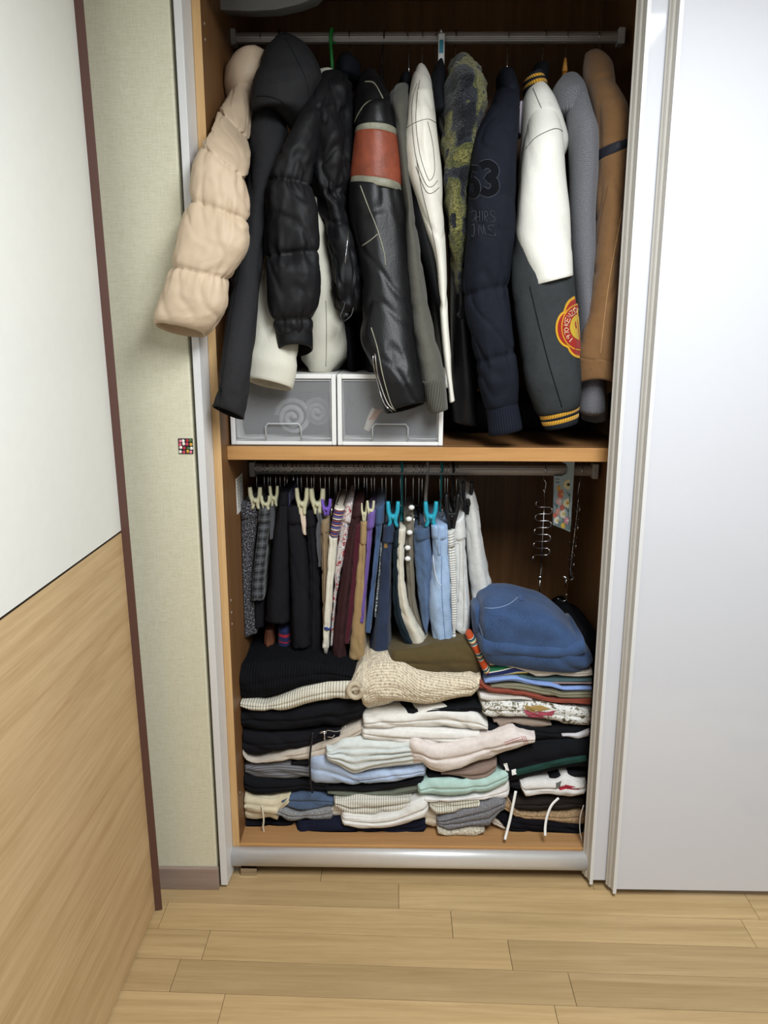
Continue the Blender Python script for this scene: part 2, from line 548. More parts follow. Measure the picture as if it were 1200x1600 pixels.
def patch(name, o, poly, mat, off=.002, parent=None):
    "thin applied piece: an outline laid onto the surface of o, with turned-down rim"
    cx = sum(p[0] for p in poly) / len(poly); cy = sum(p[1] for p in poly) / len(poly)
    n = len(poly); vs, fs = [], []; K = 5
    base = on(o, cx, cy, off)
    if base is None: return None
    vs.append(base)
    for k in range(1, K + 1):
        for p in poly:
            t = k / K
            q = on(o, cx + (p[0] - cx) * t, cy + (p[1] - cy) * t, off)
            vs.append(q if q is not None else vs[-1].copy())
    for p in poly:
        q = on(o, p[0], p[1], -.001); vs.append(q if q is not None else vs[-1].copy())
    for k in range(n): fs.append((0, 1 + k, 1 + (k + 1) % n))
    for r_ in range(K):
        for k in range(n):
            a = 1 + r_ * n + k; b = 1 + r_ * n + (k + 1) % n
            fs.append((a, a + n, b + n, b))
    return put(name, vs, fs, mat, parent or o, False)


def ribbon(name, o, pts, wpx, mat, off=.0012, div=6, parent=None):
    "flat applied strip along measured points on the surface of o"
    Q = []
    for i in range(len(pts) - 1):
        for k in range(div):
            t = k / div
            a, b, c, d = (Vector(pts[max(i - 1, 0)]), Vector(pts[i]), Vector(pts[i + 1]), Vector(pts[min(i + 2, len(pts) - 1)]))
            Q.append(a * 0 + cm(a, b, c, d, t))
    Q.append(Vector(pts[-1])); vs = []
    for i, q in enumerate(Q):
        d = (Q[min(i + 1, len(Q) - 1)] - Q[max(i - 1, 0)]); d = d.normalized() if d.length else Vector((1, 0))
        nn = Vector((-d.y, d.x)) * wpx * .5
        row = [on(o, *(q + nn), -.0006), on(o, *(q + nn), off), on(o, *q, off), on(o, *(q - nn), off), on(o, *(q - nn), -.0006)]
        if None in row: continue
        vs += row
    n = len(vs) // 5
    if n < 2: return None
    fs = [(i * 5 + k, i * 5 + k + 1, i * 5 + 6 + k, i * 5 + 5 + k) for i in range(n - 1) for k in range(4)]
    fs += [(0, 1, 2, 3, 4), tuple((n - 1) * 5 + k for k in range(5))[::-1]]
    return put(name, vs, fs, mat, parent or o, False)


# ------------------------------------------------------------------ setting
YW = 1.713; YP = 1.768; YB = 2.40; XL = -0.408; XR = 0.565; YR = 2.09
# floor of oak planks
fb = box('floor', -1.6, 2.3, -2.2, 2.5, -.03, -.004, DARK, None, 0); fb['kind'] = 'structure'
PW = .0897; SL = -.022
prow = {-1: (502, 1368), 0: (623, 1400), 1: (706, 1444), 2: (797, 1491), 3: (893, 1541), 4: (346, 1576), 5: (997, 1585)}
PL = .715
for k in range(-2, 13):
    yb = 1.735 - PW * k
    j0 = fl(*prow[k]).x if k in prow else R.uniform(-.3, .3)
    if k == 0: xs = [j0 - .95, j0, fl(1176, 1418).x, 2.2]
    elif k == 3: xs = [fl(273, 1525).x - .7, fl(273, 1525).x, j0, j0 + .7, 2.2]
    else: xs = [j0 - 2 * PL, j0 - PL, j0, j0 + PL, j0 + 2 * PL]
    for a, b in zip(xs, xs[1:]):
        if b < -1.5: continue
        a = max(a, -1.5); g = .0005
        bm = bmesh.new()
        ya = lambda x, yy: yy + SL * (x + .02)
        hexa(bm, [(a + g, ya(a, yb - PW) + g, -.012), (b - g, ya(b, yb - PW) + g, -.012), (b - g, ya(b, yb) - g, -.012), (a + g, ya(a, yb) - g, -.012),
                  (a + g, ya(a, yb - PW) + g, 0), (b - g, ya(b, yb - PW) + g, 0), (b - g, ya(b, yb) - g, 0), (a + g, ya(a, yb) - g, 0)], .0006)
        put_bm('plank', bm, FLOORW, fb)
WP = wallpaper()
wl = box('wall_back', -1.6, -.4565, YW, YW + .1, 0, CEIL, WP, None, .004); wl['kind'] = 'structure'
bb = box('baseboard_back', -1.6, -.452, YW - .012, YW - .0005, 0, .062, BASEB, None, .002); bb['kind'] = 'structure'
PAINT = plainmat('plain_wall_paint', 'd8d5c8', .8, .2)
for nm, a in (('ceiling', (-1.6, 2.3, -2.2, 2.5, CEIL, CEIL + .05)), ('wall_left', (-1.65, -1.6, -2.2, 2.5, 0, CEIL)),
              ('wall_right', (2.3, 2.35, -2.2, 2.5, 0, CEIL))):
    o = box(nm, *a, PAINT if nm != 'ceiling' else plainmat('white_ceiling_paper', 'ecebe6', .85, .2), None, 0); o['kind'] = 'structure'

# ceiling lamp (out of frame: its glow and its mirror image on the lacquered door are in the photo)
lp = thing('ceiling_light', 'square white flat ceiling light mounted above the floor before the wardrobe', 'light')
box('housing', LAMP[0] - LAMP_SX / 2 - .02, LAMP[0] + LAMP_SX / 2 + .02, LAMP[1] - LAMP_SY / 2 - .02, LAMP[1] + LAMP_SY / 2 + .02, LAMP[2] + .004, CEIL, WHITEPL, lp, .004)
ld = bpy.data.lights.new('lamp_glow', 'AREA'); ld.shape = 'RECTANGLE'; ld.size = LAMP_SX; ld.size_y = LAMP_SY; ld.energy = LAMP_W
ld.color = (.94, .98, 1)
lo = bpy.data.objects.new('lamp_glow', ld); COL.objects.link(lo); lo.location = (LAMP[0], LAMP[1], LAMP[2]); lo.parent = lp

# small floral sticker on the wall
st = thing('wall_sticker', 'tiny square floral sticker with black border stuck on the wallpaper', 'sticker')
p0, p1 = at(280, 709, YW), at(301, 685, YW)
box('backing', p0.x, p1.x, YW - .002, YW + .0005, p0.z, p1.z, BLACKP, st, .0005)
cols = ['e8e4df', 'c43c55', 'd9a23c', 'e07a92', 'f2efe8', 'b02a3c', '4f6e3a', 'ece8e2', 'd65a6a']
for i in range(16):
    fx, fz = .14 + .24 * (i % 4) + R.uniform(-.04, .04), .14 + .24 * (i // 4) + R.uniform(-.04, .04)
    ball('flower', (p0.x + (p1.x - p0.x) * fx, YW - .002, p0.z + (p1.z - p0.z) * fz), .0038, plainmat('petal', cols[i % 9], .6), st, 1, .25, 1, 7)

# tall two-tone panel at the left
pn = thing('partition_panel', 'tall panel, white above and oak below, with dark brown edge, beside the wallpaper', 'panel')
eb, et = fl(254, 1421, .004), at(130.5, 0, 1.63)
ib, it = fl(242.5, 1422, .004), at(112.5, 0, 1.60)
v = (fl(168, 1600) - fl(242, 1425)); v.z = 0; v = v / -v.y     # direction toward the camera per metre
lean = (et - eb); lean = lean / lean.z
TOP = 2.3


def pp(base, along, z): return base + v * along + lean * (z - base.z)


bm = bmesh.new()
c_ = ib - eb; c_.z = 0
edge_in = eb + c_
back = lambda p: p + Vector((-.03, 0, 0))
for nm, (z0, z1, mt, s0, inset) in dict(edge_strip=(.004, TOP, BROWN, 0, 0)).items():
    bmx = bmesh.new()
    a0, a1, b0_, b1_ = pp(eb, 0, z0), pp(edge_in, 0, z0), pp(eb, 0, z1), pp(edge_in, 0, z1)
    w_ = Vector((-.028, .004, 0))
    hexa(bmx, [a1, a0, a0 + w_ * .4 + Vector((0, .012, 0)), a1 + w_, b1_, b0_, b0_ + w_ * .4 + Vector((0, .012, 0)), b1_ + w_], .001)
    put_bm(nm, bmx, mt, pn)
dl = at(187, 831, 1.62)      # where the dividing joint meets the edge strip
zj = dl.z
for nm, z0, z1, mt in (('lower_panel', .005, zj - .004, OAKP), ('joint_strip', zj - .004, zj + .002, DARK), ('upper_panel', zj + .002, TOP, WHITEP)):
    bmx = bmesh.new(); w_ = Vector((-.026, 0, 0)); ins = Vector((-.0025 if nm == 'joint_strip' else 0, 0, 0))
    st_ = edge_in + v * .0006
    a0, a1, b0_, b1_ = pp(st_, 0, z0) + ins, pp(st_, 1.5, z0) + ins, pp(st_, 0, z1) + ins, pp(st_, 1.5, z1) + ins
    hexa(bmx, [a0, a1, a1 + w_, a0 + w_, b0_, b1_, b1_ + w_, b0_ + w_], 0)
    put_bm(nm, bmx, mt, pn)

# ------------------------------------------------------------------ wardrobe
wd = thing('wardrobe', 'wide built-in wardrobe with brown wood interior and white sliding doors', 'wardrobe')
# white frame upright at the left
bm = bmesh.new()
q0, q1 = at(346.5, 1380, YW - .004), at(268.5, 0, YW - .004)
X0 = (q0.x + q1.x) / 2
bm = bmesh.new()
fx = [(X0, YW - .004), (X0 + .0165, YW - .004), (XL - .0179, YP + .004), (X0, YP + .004)]
hexa(bm, [(a, b, .008) for a, b in fx] + [(a, b, TOP) for a, b in fx], .0015)
put_bm('frame_upright', bm, FRAMEW, wd)
box('side_filler', X0 - .006, XL - .0179, YP + .0045, YP + .02, .008, TOP, DARK, wd, 0)
box('side_panel', XL - .0175, XL, YP, YB, .02, TOP + .02, WOOD_IN, wd, .001)
box('side_panel_edge', XL - .0177, XL + .0003, YP - .002, YP + .0006, .02, TOP, WOOD_ED, wd, .0006)
box('side_panel', XR, XR + .018, YP, YB, .02, TOP + .02, WOOD_IN, wd, .001)
box('back_panel', XL - .01, XR + .01, YB, YB + .012, .02, TOP + .02, WOOD_IN, wd, 0)
box('top_board', XL, XR, YP, YB, TOP, TOP + .018, WOOD_INX, wd, .001)
box('front_header', XL - .05, 2.2, YP - .075, YP - .06, 2.115, CEIL, FRAMEW, wd, .001)
zb = at(600, 1322, YP).z
box('base_board', XL, XR, YP + .004, YB, zb - .02, zb, WOOD_BASE, wd, .001)
box('base_board_edge', XL, XR, YP, YP + .0045, zb - .0205, zb + .0008, WOOD_EDX, wd, .0008)
box('plinth', XL, XR, YP + .10, YP + .115, 0.001, zb - .022, WOOD_INX, wd, 0)
ra, rb = at(366, 1325, YP - .01), at(366, 1350, YP - .01)
bm = bmesh.new()     # bottom rail: rounded aluminium profile
prof = [(-.004, 0), (-.009, .004), (-.0105, .012), (-.0095, .021), (-.005, .0275), (.004, .030), (.012, .030), (.012, 0)]
sc_ = (ra.z - rb.z) / .030
vs, fs = [], []
for xx in (X0 + .0168, .62):
    for (py, pz) in prof: vs.append(Vector((xx, YP - .013 + py, rb.z + pz * sc_)))
k = len(prof)
for i in range(k): fs.append((i, (i + 1) % k, k + (i + 1) % k, k + i))
fs += [tuple(range(k))[::-1], tuple(range(k, 2 * k))]
put('bottom_rail', vs, fs, ALU, wd, True)
SHY = 1.832
sz1, sz0 = at(600, 699, SHY).z, at(600, 719.5, SHY).z
box('middle_shelf', XL, XR, SHY + .004, YB, sz0, sz1, WOOD_INX, wd, .001)
box('middle_shelf_edge', XL, XR, SHY, SHY + .0045, sz0 - .0003, sz1 + .0005, WOOD_EDX, wd, .0008)


def rail(yt, yb_, xl, xr):
    zt, z0 = at(600, yt, YR).z, at(600, yb_, YR).z
    zc, hr = (zt + z0) / 2, (zt - z0) / 2
    vs, fs = [], []; K = 40
    xa, xb = at(xl, yt, YR).x, at(xr, yt, YR).x
    for xx in (xa, xb):
        for k in range(K):
            t = 2 * math.pi * k / K
            g = 1 - (.05 if (k % 3 == 0 and -.75 < math.sin(t) < .8) else 0)
            vs.append(Vector((xx, YR + .011 * math.cos(t) * g, zc + hr * math.sin(t) * g)))
    for k in range(K): fs.append((k, (k + 1) % K, K + (k + 1) % K, K + k))
    o = put('clothes_rail', vs, fs, DSTEEL, wd, False)
    box('rail_bracket', xa - .014, xa + .002, YR - .016, YR + .016, zc - hr * 1.35, zc + hr * 1.35, GREYP, o, .003)
    box('rail_bracket', xb - .002, xb + .014, YR - .016, YR + .016, zc - hr * 1.35, zc + hr * 1.35, GREYP, o, .003)
    return zc, hr


UZ, UR = rail(50, 69, 368, 966)
LZ, LR = rail(725, 742, 398, 926)

# sliding doors


def door(xt_, yt_, xb_, yb_, Yf, Yb, x_end, nm):
    d = None
    b_, t_ = at(xb_, yb_, Yf), at(xt_, yt_, Yf)
    lean_ = (t_.x - b_.x) / (t_.z - b_.z)
    zb_ = max(.008, b_.z); X = lambda x, z: x + lean_ * (z - zb_)
    bx = b_.x

    def prism(name, prof2, z0, z1, mat, parent, bev=0):
        vs, fs = [], []
        for z in (z0, z1):
            for (x, y) in prof2: vs.append(Vector((X(x, z), y, z)))
        k = len(prof2)
        for i in range(k): fs.append((i, (i + 1) % k, k + (i + 1) % k, k + i))
        fs += [tuple(range(k))[::-1], tuple(range(k, 2 * k))]
        return put(name, vs, fs, mat, parent, False)
    T = Yb - Yf
    pan = prism('sliding_door', [(bx + .008, Yf + .005), (x_end, Yf + .005), (x_end, Yb - .006), (bx + .008, Yb - .006)], zb_ + .010, TOP - .02, WHITE, wd)
    prism('door_stile_front', [(bx, Yf), (bx + .0085, Yf), (bx + .0085, Yf + .006), (bx + .001, Yf + .008)], zb_, TOP - .02, FRAMEW, pan)
    g = []
    for i, q in enumerate((0, .18, .26, .44, .52, .72, .80, 1.0)):
        ins = .0022 if i in (2, 3) or i in (6,) else 0
        g.append((bx + .001 - .012 * q + ins, Yf + .008 + (T - .008) * q))
    prism('door_stile', [(bx + .0085, Yf + .006)] + g + [(bx + .009, Yb)], zb_ + .004, TOP - .02, FRAMEG, pan)
    return pan


door(1012, 0, 921, 1382, 1.725, 1.764, .74, 'inner')
door(1063, 0, 957.5, 1396.5, 1.692, 1.722, 1.28, 'outer')
box('door_guide', at(377, 1352, YP).x, at(402, 1352, YP).x, YP - .012, YP + .002, .001, .022, STEEL, wd, .001)
for (x, y) in ((316, 37), (318, 62), (361, 938), (361, 957), (364, 975), (368, 1238)):
    P = at(x, y, YP + .03); tube('shelf_pin_hole', [(XL - .0004, YP + .03, P.z), (XL + .0012, YP + .03, P.z)], .003, GREYP, wd, 8)
# white paper label on the left inner wall
pl = thing('paper_label', 'white printed paper label stuck inside the left wall below the shelf', 'label')
Pa, Pb = at(368, 742, 1.97), at(368, 796, 1.97)
box('sheet', XL, XL + .0012, 1.915, 1.995, Pb.z, Pa.z, WHITEPL, pl, 0)
for i in range(9):
    zz = Pa.z - .008 - i * .0085
    box('print_line', XL + .0011, XL + .0016, 1.922, 1.985 - .01 * (i % 3), zz - .0012, zz + .0012, GREYP, pl, 0)

# ------------------------------------------------------------------ hangers


def hook_pts(x, yend, zc, hr, drift=0.0):
    X = at(x, 60, YR).x if zc > 1.5 else at(x, 733, YR).x
    P = []; rr = hr + .0035; ry = .0148
    for t in range(-20, 200, 20):
        a = math.radians(t)
        P.append(Vector((X, YR - ry * math.cos(a), zc + rr * math.sin(a) - (.0 if t >= 0 else 0))))
    P.append(Vector((X + drift * .3, YR + .0125, zc - rr * .8)))
    P.append(Vector((X + drift * .6, YR + .004, zc - rr * 1.42)))
    return P, X


def hanger(x, yend, label, cat='hanger', upper=True, mat=None, r=.0015, drift=0.0, armz=None, arm=.17, group=None, clip=None, wood=False, neck=None):
    zc, hr = (UZ, UR) if upper else (LZ, LR)
    h = thing('clothes_hanger', label, cat, group)
    P, X = hook_pts(x, yend, zc, hr, drift)
    ze = at(x, yend, YR).z
    P.append(Vector((X + drift, YR, ze)))
    tube('hook', P, r, mat or STEEL, h, 6, smooth_n=3)
    if neck: tube('neck', [(X + drift, YR, ze + .03), (X + drift, YR, ze + .012), (X + drift, YR, ze)], [.003, .006, .008], neck, h, 8)
    if upper:
        am = ORANGEW if wood else (mat or BLACKP)
        a = [(X + drift, YR - arm * .75, ze - .16), (X + drift, YR - arm * .35, ze - .09), (X + drift, YR, ze - .004), (X + drift, YR + arm * .35, ze - .09), (X + drift, YR + arm * .75, ze - .16)]
        tube('arm', a, .0035 if not wood else .007, am, h, 6, smooth_n=3)
    else:
        tube('bar', [(X + drift, YR - arm, ze), (X + drift, YR + arm, ze)], .002, mat or STEEL, h, 6)
    return h, Vector((X + drift, YR, ze))


def clip(h, px, py, Y, w_, hgt, mat, spread=.5, split=.55):
    "pinch clip seen end-on: two levers, two jaws and a spring barrel"
    c = at(px, py, Y); k = (at(px + 1, py, Y) - c).length; w_, hgt = w_ * k, hgt * k
    th = w_ * .17
    o = None
    for s in (-1, 1):
        top = c + Vector((s * w_ * .42, 0, hgt * .5)); mid_ = c + Vector((s * w_ * .36, 0, hgt * .1)); piv = c + Vector((s * w_ * .22, 0, -hgt * .12)); jaw = c + Vector((s * w_ * (.05 + spread * .45), 0, -hgt * .5))
        P = [top, top.lerp(mid_, .5), mid_, piv, piv.lerp(jaw, .55) - Vector((s * w_ * .12 * spread, 0, 0)), jaw]
        t_ = tube('clip', P, [th * .9, th * 1.1, th * 1.1, th * 1.2, th * 1.0, th * .8], mat, h, 8, smooth_n=2, flat=1.7)
        if s < 0: o = t_
    bw, bh_ = w_ * .34, hgt * .10
    box('clip_bridge', c.x - bw, c.x + bw, c.y - th * 1.9, c.y + th * 1.2, c.z - hgt * .10 - bh_, c.z - hgt * .10 + bh_, mat, h, th * .4)
    tube('clip_spring', [c + Vector((0, -th * 1.7, -hgt * .10)), c + Vector((0, -th * 2.4, -hgt * .10))], th * .9, mat, h, 8)
    return o

# ------------------------------------------------------------------ jackets on the upper rail
GJ = 'coats and jackets on the upper rail'
GH = 'hangers on the upper rail'
BLK = cloth('17181b'); BLKN = cloth('141417', 'nylon', .6); BLKL = cloth('141416', 'leather', .40)
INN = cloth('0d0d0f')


def body(parent, keys, mat, Y=2.05, dep=.18, **kw):
    if parent['label'].find('cream') < 0: keys = [(a * .8 + c * .2, b, a * .2 + c * .8, d) for a, b, c, d in keys]; dep = [q * .85 for q in dep] if isinstance(dep, list) else dep * .85
    return loft('body', keys, mat, parent, Y=Y, dep=dep, n=2.4, M=26, step=.02, fa=kw.pop('fa', .012), ff=10, fl_=1.5, **kw)


# 1 beige puffer
g = thing('puffer_jacket', 'beige quilted puffer jacket whose sleeve swings out over the wallpaper', 'jacket', GJ)
bm_ = cloth('c9b399', 'nylon', .55)
loft('hood', [(388, 85, 410, 83), (368, 95, 428, 92), (353, 118, 432, 112), (349, 142, 430, 135), (356, 162, 418, 152)], bm_, g, Y=2.02, dep=[.05, .09, .1, .1, .08], fa=.01, wa=.004, wf=24, caps='rr', bulge=.5)
loft('sleeve', [(372, 135, 398, 122), (354, 160, 397, 162), (344, 175, 388, 219), (332, 200, 391, 246), (317, 229, 387, 283), (303, 264, 389, 315), (292, 313, 386, 345), (279, 362, 387, 390), (270, 416, 361, 437), (257, 452, 354, 480), (242, 494, 336, 512), (243, 508, 324, 523)],
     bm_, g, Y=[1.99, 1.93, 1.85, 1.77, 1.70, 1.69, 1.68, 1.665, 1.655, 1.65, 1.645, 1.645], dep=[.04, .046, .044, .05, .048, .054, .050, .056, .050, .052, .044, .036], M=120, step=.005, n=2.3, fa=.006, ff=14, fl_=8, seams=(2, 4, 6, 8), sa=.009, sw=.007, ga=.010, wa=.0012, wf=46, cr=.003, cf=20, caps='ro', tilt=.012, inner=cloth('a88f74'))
body(g, [(366, 150, 398, 148), (362, 250, 388, 250), (362, 420, 386, 420), (366, 560, 392, 560)], bm_, dep=[.06, .15, .16, .15], Y=2.08)
hanger(408, 90, 'thin chrome hanger inside the beige puffer jacket', drift=.002)
bh = thing('hanger_loop', 'brown translucent plastic loop against the left wall behind the beige puffer', 'loop')
tube('loop', [at(349, 118, 2.03), at(340, 124, 2.03), at(338, 142, 2.03), at(344, 160, 2.03), at(352, 172, 2.03)], .006, plainmat('amber_plastic', '4a2418', .15, .6), bh, 8, smooth_n=4)

# 2 charcoal long parka
g = thing('hooded_parka', 'long charcoal hooded parka between the beige and the black puffers', 'coat', GJ)
pm = cloth('2d2d2f', 'plain', .8)
loft('hood', [(436, 59, 456, 58), (418, 74, 478, 70), (405, 100, 495, 92), (396, 132, 504, 118), (394, 158, 501, 140), (397, 175, 490, 172), (425, 170, 474, 192), (446, 190, 462, 208)],
     pm, g, Y=[2.0, 1.97, 1.94, 1.91, 1.90, 1.89, 1.90, 1.93], dep=[.03, .055, .07, .08, .085, .075, .05, .025], M=60, step=.008, fa=.010, ff=8, fl_=5, wa=.001, wf=16, cr=.005, cf=9, bulge=.7)
loft('sleeve', [(408, 168, 440, 166), (394, 200, 452, 205), (391, 245, 450, 250), (388, 285, 436, 285), (383, 335, 420, 335), (374, 400, 412, 400), (362, 452, 407, 455), (351, 502, 402, 505), (344, 560, 396, 562), (339, 608, 389, 625), (331, 634, 384, 655)],
     pm, g, Y=[1.97, 1.93, 1.90, 1.88, 1.86, 1.83, 1.79, 1.75, 1.722, 1.712, 1.712], dep=[.05, .06, .06, .055, .05, .046, .042, .04, .036, .034, .030], M=64, step=.008, fa=.007, ff=16, fl_=4, seams=(9,), sa=.003, ga=.006, cr=.004, cf=13, tilt=.012, caps='ro', inner=INN)
hd_ = bpy.data.objects[[c.name for c in g.children if c.name.startswith('hood')][0]]
trace('seam_line', hd_, [(402, 150), (425, 152), (448, 165), (462, 192)], .0014, cloth('1f1f21'), .0003)
trace('seam_line', hd_, [(446, 60), (462, 90), (478, 125), (484, 160)], .001, cloth('1f1f21'), .0002)
trace('seam_line', bpy.data.objects[[c.name for c in g.children if c.name.startswith('sleeve')][0]], [(384, 360), (372, 440), (360, 510), (348, 590), (342, 640)], .001, cloth('222224'), .0004)
body(g, [(412, 150, 450, 150), (402, 220, 446, 220), (396, 400, 430, 400), (392, 575, 440, 580)], pm, dep=[.06, .16, .18, .17], Y=2.07)
hanger(437, 62, 'dark wire hanger holding up the charcoal hooded parka', mat=BLACKP)

# 3 cream padded jacket
g = thing('padded_jacket', 'cream padded jacket hanging behind the black puffer, on the green hanger', 'jacket', GJ)
cm_ = cloth('d2cfc0', 'nylon', .6)
body(g, [(492, 118, 524, 114), (484, 145, 527, 135), (486, 220, 524, 220), (488, 330, 520, 330), (484, 400, 524, 400), (478, 455, 542, 455), (474, 520, 549, 518), (474, 560, 547, 556), (482, 573, 530, 574)],
     cm_, dep=[.03, .05, .13, .15, .16, .16, .16, .155, .14], Y=2.04, cr=.006, cf=14, fa=.006, caps='rr')
loft('collar', [(488, 118, 524, 112), (480, 132, 522, 130), (478, 152, 500, 150)], cm_, g, Y=[2.05, 1.99, 1.96], dep=[.03, .045, .03], fa=.006, wa=.004)
loft('sleeve', [(430, 280, 468, 280), (412, 400, 470, 402), (402, 450, 470, 450), (394, 510, 468, 520), (388, 560, 465, 572), (384, 592, 458, 607)], cm_, g,
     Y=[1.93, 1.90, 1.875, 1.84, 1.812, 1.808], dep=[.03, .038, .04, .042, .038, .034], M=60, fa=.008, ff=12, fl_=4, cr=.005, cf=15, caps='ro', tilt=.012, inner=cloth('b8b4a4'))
tr = CACHE
for o_ in g.children:
    if o_.name.startswith('body'): trace('seam_line', o_, [(509, 470), (510, 500), (510, 540), (509, 572)], .0012, cloth('a9a594'), .0004)
GRH = thing('clothes_hanger', 'bright green plastic hanger carrying the cream padded jacket', 'hanger', GH)
P, X = hook_pts(519, 110, UZ, UR)
zz = at(519, 112, YR).z
gp = [Vector((X, YR + .015, UZ - .004)), Vector((X, YR + .013, UZ + UR * .8)), Vector((X, YR, UZ + UR + .006)), Vector((X - .001, YR - .016, UZ + UR * .7)), Vector((X - .0025, YR - .018, UZ - UR)), Vector((X - .002, YR - .008, UZ - UR * 2.4)), Vector((X, YR, zz))]
tube('hook', gp, .0045, GREEN, GRH, 8, smooth_n=4)
tube('arm', [(X, YR - .12, zz - .14), (X, YR - .06, zz - .07), (X, YR, zz), (X, YR + .06, zz - .07), (X, YR + .12, zz - .14)], .005, GREEN, GRH, 8, smooth_n=3)
tube('peg', [Vector((X + .004, YR - .018, UZ - .014)), Vector((X + .009, YR - .018, UZ - .016))], .003, GREEN, GRH, 6)

# 4 black puffer
g = thing('puffer_jacket', 'black down puffer jacket with a full sleeve in front of the cream jacket', 'jacket', GJ)
bo = loft('body', [(506, 117, 540, 117), (492, 140, 548, 138), (484, 180, 552, 180), (478, 230, 552, 226), (484, 280, 549, 270), (492, 312, 545, 305), (504, 335, 546, 330), (514, 380, 557, 378), (516, 425, 570, 420), (514, 452, 572, 450), (524, 478, 566, 478)], BLKN, g,
     Y=[2.02, 1.97, 1.94, 1.92, 1.915, 1.91, 1.91, 1.90, 1.895, 1.89, 1.90], dep=[.04, .07, .085, .09, .08, .07, .055, .05, .055, .055, .04], M=110, step=.005, fa=.014, ff=24, fl_=9, wa=.004, wf=30, cr=.007, cf=24, seams=(5, 9), ga=.014, sa=.008)
s4 = loft('sleeve', [(504, 119, 530, 119), (480, 155, 522, 150), (464, 192, 510, 188), (438, 240, 495, 240), (421, 283, 484, 290), (414, 333, 496, 330), (413, 402, 499, 393), (418, 425, 501, 430), (421, 478, 499, 470), (426, 500, 490, 497), (430, 518, 487, 516)], BLKN, g,
     Y=[1.99, 1.93, 1.885, 1.85, 1.835, 1.825, 1.815, 1.81, 1.81, 1.81, 1.81], dep=[.04, .055, .06, .06, .058, .062, .054, .062, .056, .046, .040], M=110, step=.005, n=2.3, fa=.008, ff=16, fl_=7, seams=(4, 6, 9), sa=.008, sw=.006, ga=.010, wa=.0015, wf=40, cr=.005, cf=17)
loft('cuff', [(430, 514, 487, 512), (431, 530, 488, 527), (433, 549, 488, 544)], cloth('131416', 'nylon', .55), g, Y=1.81, dep=.037, M=44, fa=.003, cr=.002, caps='ro', tilt=.016, inner=INN)
trace('zipper', bo, [(545, 352), (542, 385), (539, 412)], .0011, STEEL, .001)
tube('drawcord', [at(540, 470, 1.84), at(536, 484, 1.835), at(532, 494, 1.83), at(535, 502, 1.83), at(541, 500, 1.83), at(549, 492, 1.835), at(552, 480, 1.84)], .0022, BLACKP, g, 6, smooth_n=4)
ball('cord_toggle', at(540, 492, 1.828), .006, BLACKP, g, 1.4, 1, 1)
hanger(546, 108, 'chrome wire hanger just right of the green hanger', drift=.004)

# 5 dark navy jacket deep in
g = thing('dark_jacket', 'blackish navy jacket set back behind the black puffer and leather jacket', 'jacket', GJ)
loft('collar', [(532, 90, 552, 90), (527, 104, 562, 104), (526, 125, 562, 125)], cloth('1a1c22'), g, Y=2.08, dep=[.03, .07, .09], fa=.006)
body(g, [(527, 112, 560, 112), (528, 160, 556, 160), (530, 300, 556, 300), (532, 450, 556, 450), (540, 582, 574, 582)], cloth('14151a'), dep=[.05, .15, .17, .17, .17], Y=2.1)
hanger(600, 102, 'dark wire hanger with a chrome stem left of the grey bomber', mat=BLACKP, drift=-.006)

# 6 leather racer jacket
g = thing('leather_jacket', 'black leather racing jacket with a rust band and grey piping on the sleeve', 'jacket', GJ)
GRS = cloth('8f8d7c', 'leather', .5)
bo = loft('shoulder', [(568, 116, 590, 115), (558, 136, 603, 132), (553, 160, 612, 155), (552, 185, 617, 182), (556, 212, 619, 212)], BLKL, g, Y=[2.05, 1.99, 1.96, 1.94, 1.93], dep=[.05, .075, .085, .085, .07], M=60, fa=.006, ff=14, cr=.005, cf=14)
kz = dict(fa=.004, ff=18, fl_=3, M=40, step=.008)
Ys = [1.925, 1.90, 1.89]
loft('sleeve_cap', [(562, 178, 611, 165), (557, 190, 618, 188), (556, 201, 621, 203)], BLKL, g, Y=1.895, dep=[.05, .054, .054], caps='rf', **kz)
a = loft('sleeve_band', [(556, 201, 621, 203), (555, 210, 622, 214)], GRS, g, Y=1.892, dep=.056, caps='ff', **kz)
loft('sleeve_band', [(555, 210, 622, 214), (551, 245, 626, 255), (548, 278, 628, 290)], cloth('8c4631', 'leather', .45), g, Y=1.89, dep=.056, caps='ff', **kz)
loft('sleeve_band', [(548, 278, 628, 290), (546, 288, 629, 301)], GRS, g, Y=1.888, dep=.057, caps='ff', **kz)
s6 = loft('sleeve', [(546, 287, 629, 300), (547, 330, 633, 338), (556, 385, 636, 392), (565, 435, 639, 445), (565, 482, 643, 492), (562, 530, 648, 545), (574, 562, 654, 580), (587, 592, 659, 602), (598, 646, 664, 628)], BLKL, g,
     Y=[1.888, 1.88, 1.87, 1.86, 1.845, 1.825, 1.81, 1.802, 1.80], dep=[.054, .054, .052, .052, .052, .052, .05, .046, .04], M=80, step=.006, fa=.007, ff=20, fl_=1.6, cr=.0035, cf=15, caps='fo', tilt=.01, inner=INN)
body(g, [(560, 150, 605, 150), (556, 220, 612, 220), (556, 400, 618, 400), (560, 580, 630, 580)], BLKL, dep=[.07, .15, .16, .16], Y=2.07)
for pts in ([(563, 290), (575, 322), (590, 360), (600, 395), (602, 415)], [(566, 384), (578, 376), (590, 366)], [(580, 512), (590, 545), (598, 585), (610, 628), (618, 642)]):
    trace('piping', s6, pts, .0013, GRS, .0006)
trace('piping', bo, [(552, 205), (558, 182), (575, 160), (598, 158), (611, 172)], .0014, GRS, .0008)
trace('piping', bo, [(570, 128), (584, 130), (596, 150), (600, 160)], .0012, GRS, .0008)
trace('zipper', s6, [(583, 555), (588, 590), (600, 628), (612, 643)], .0016, STEEL, .001)
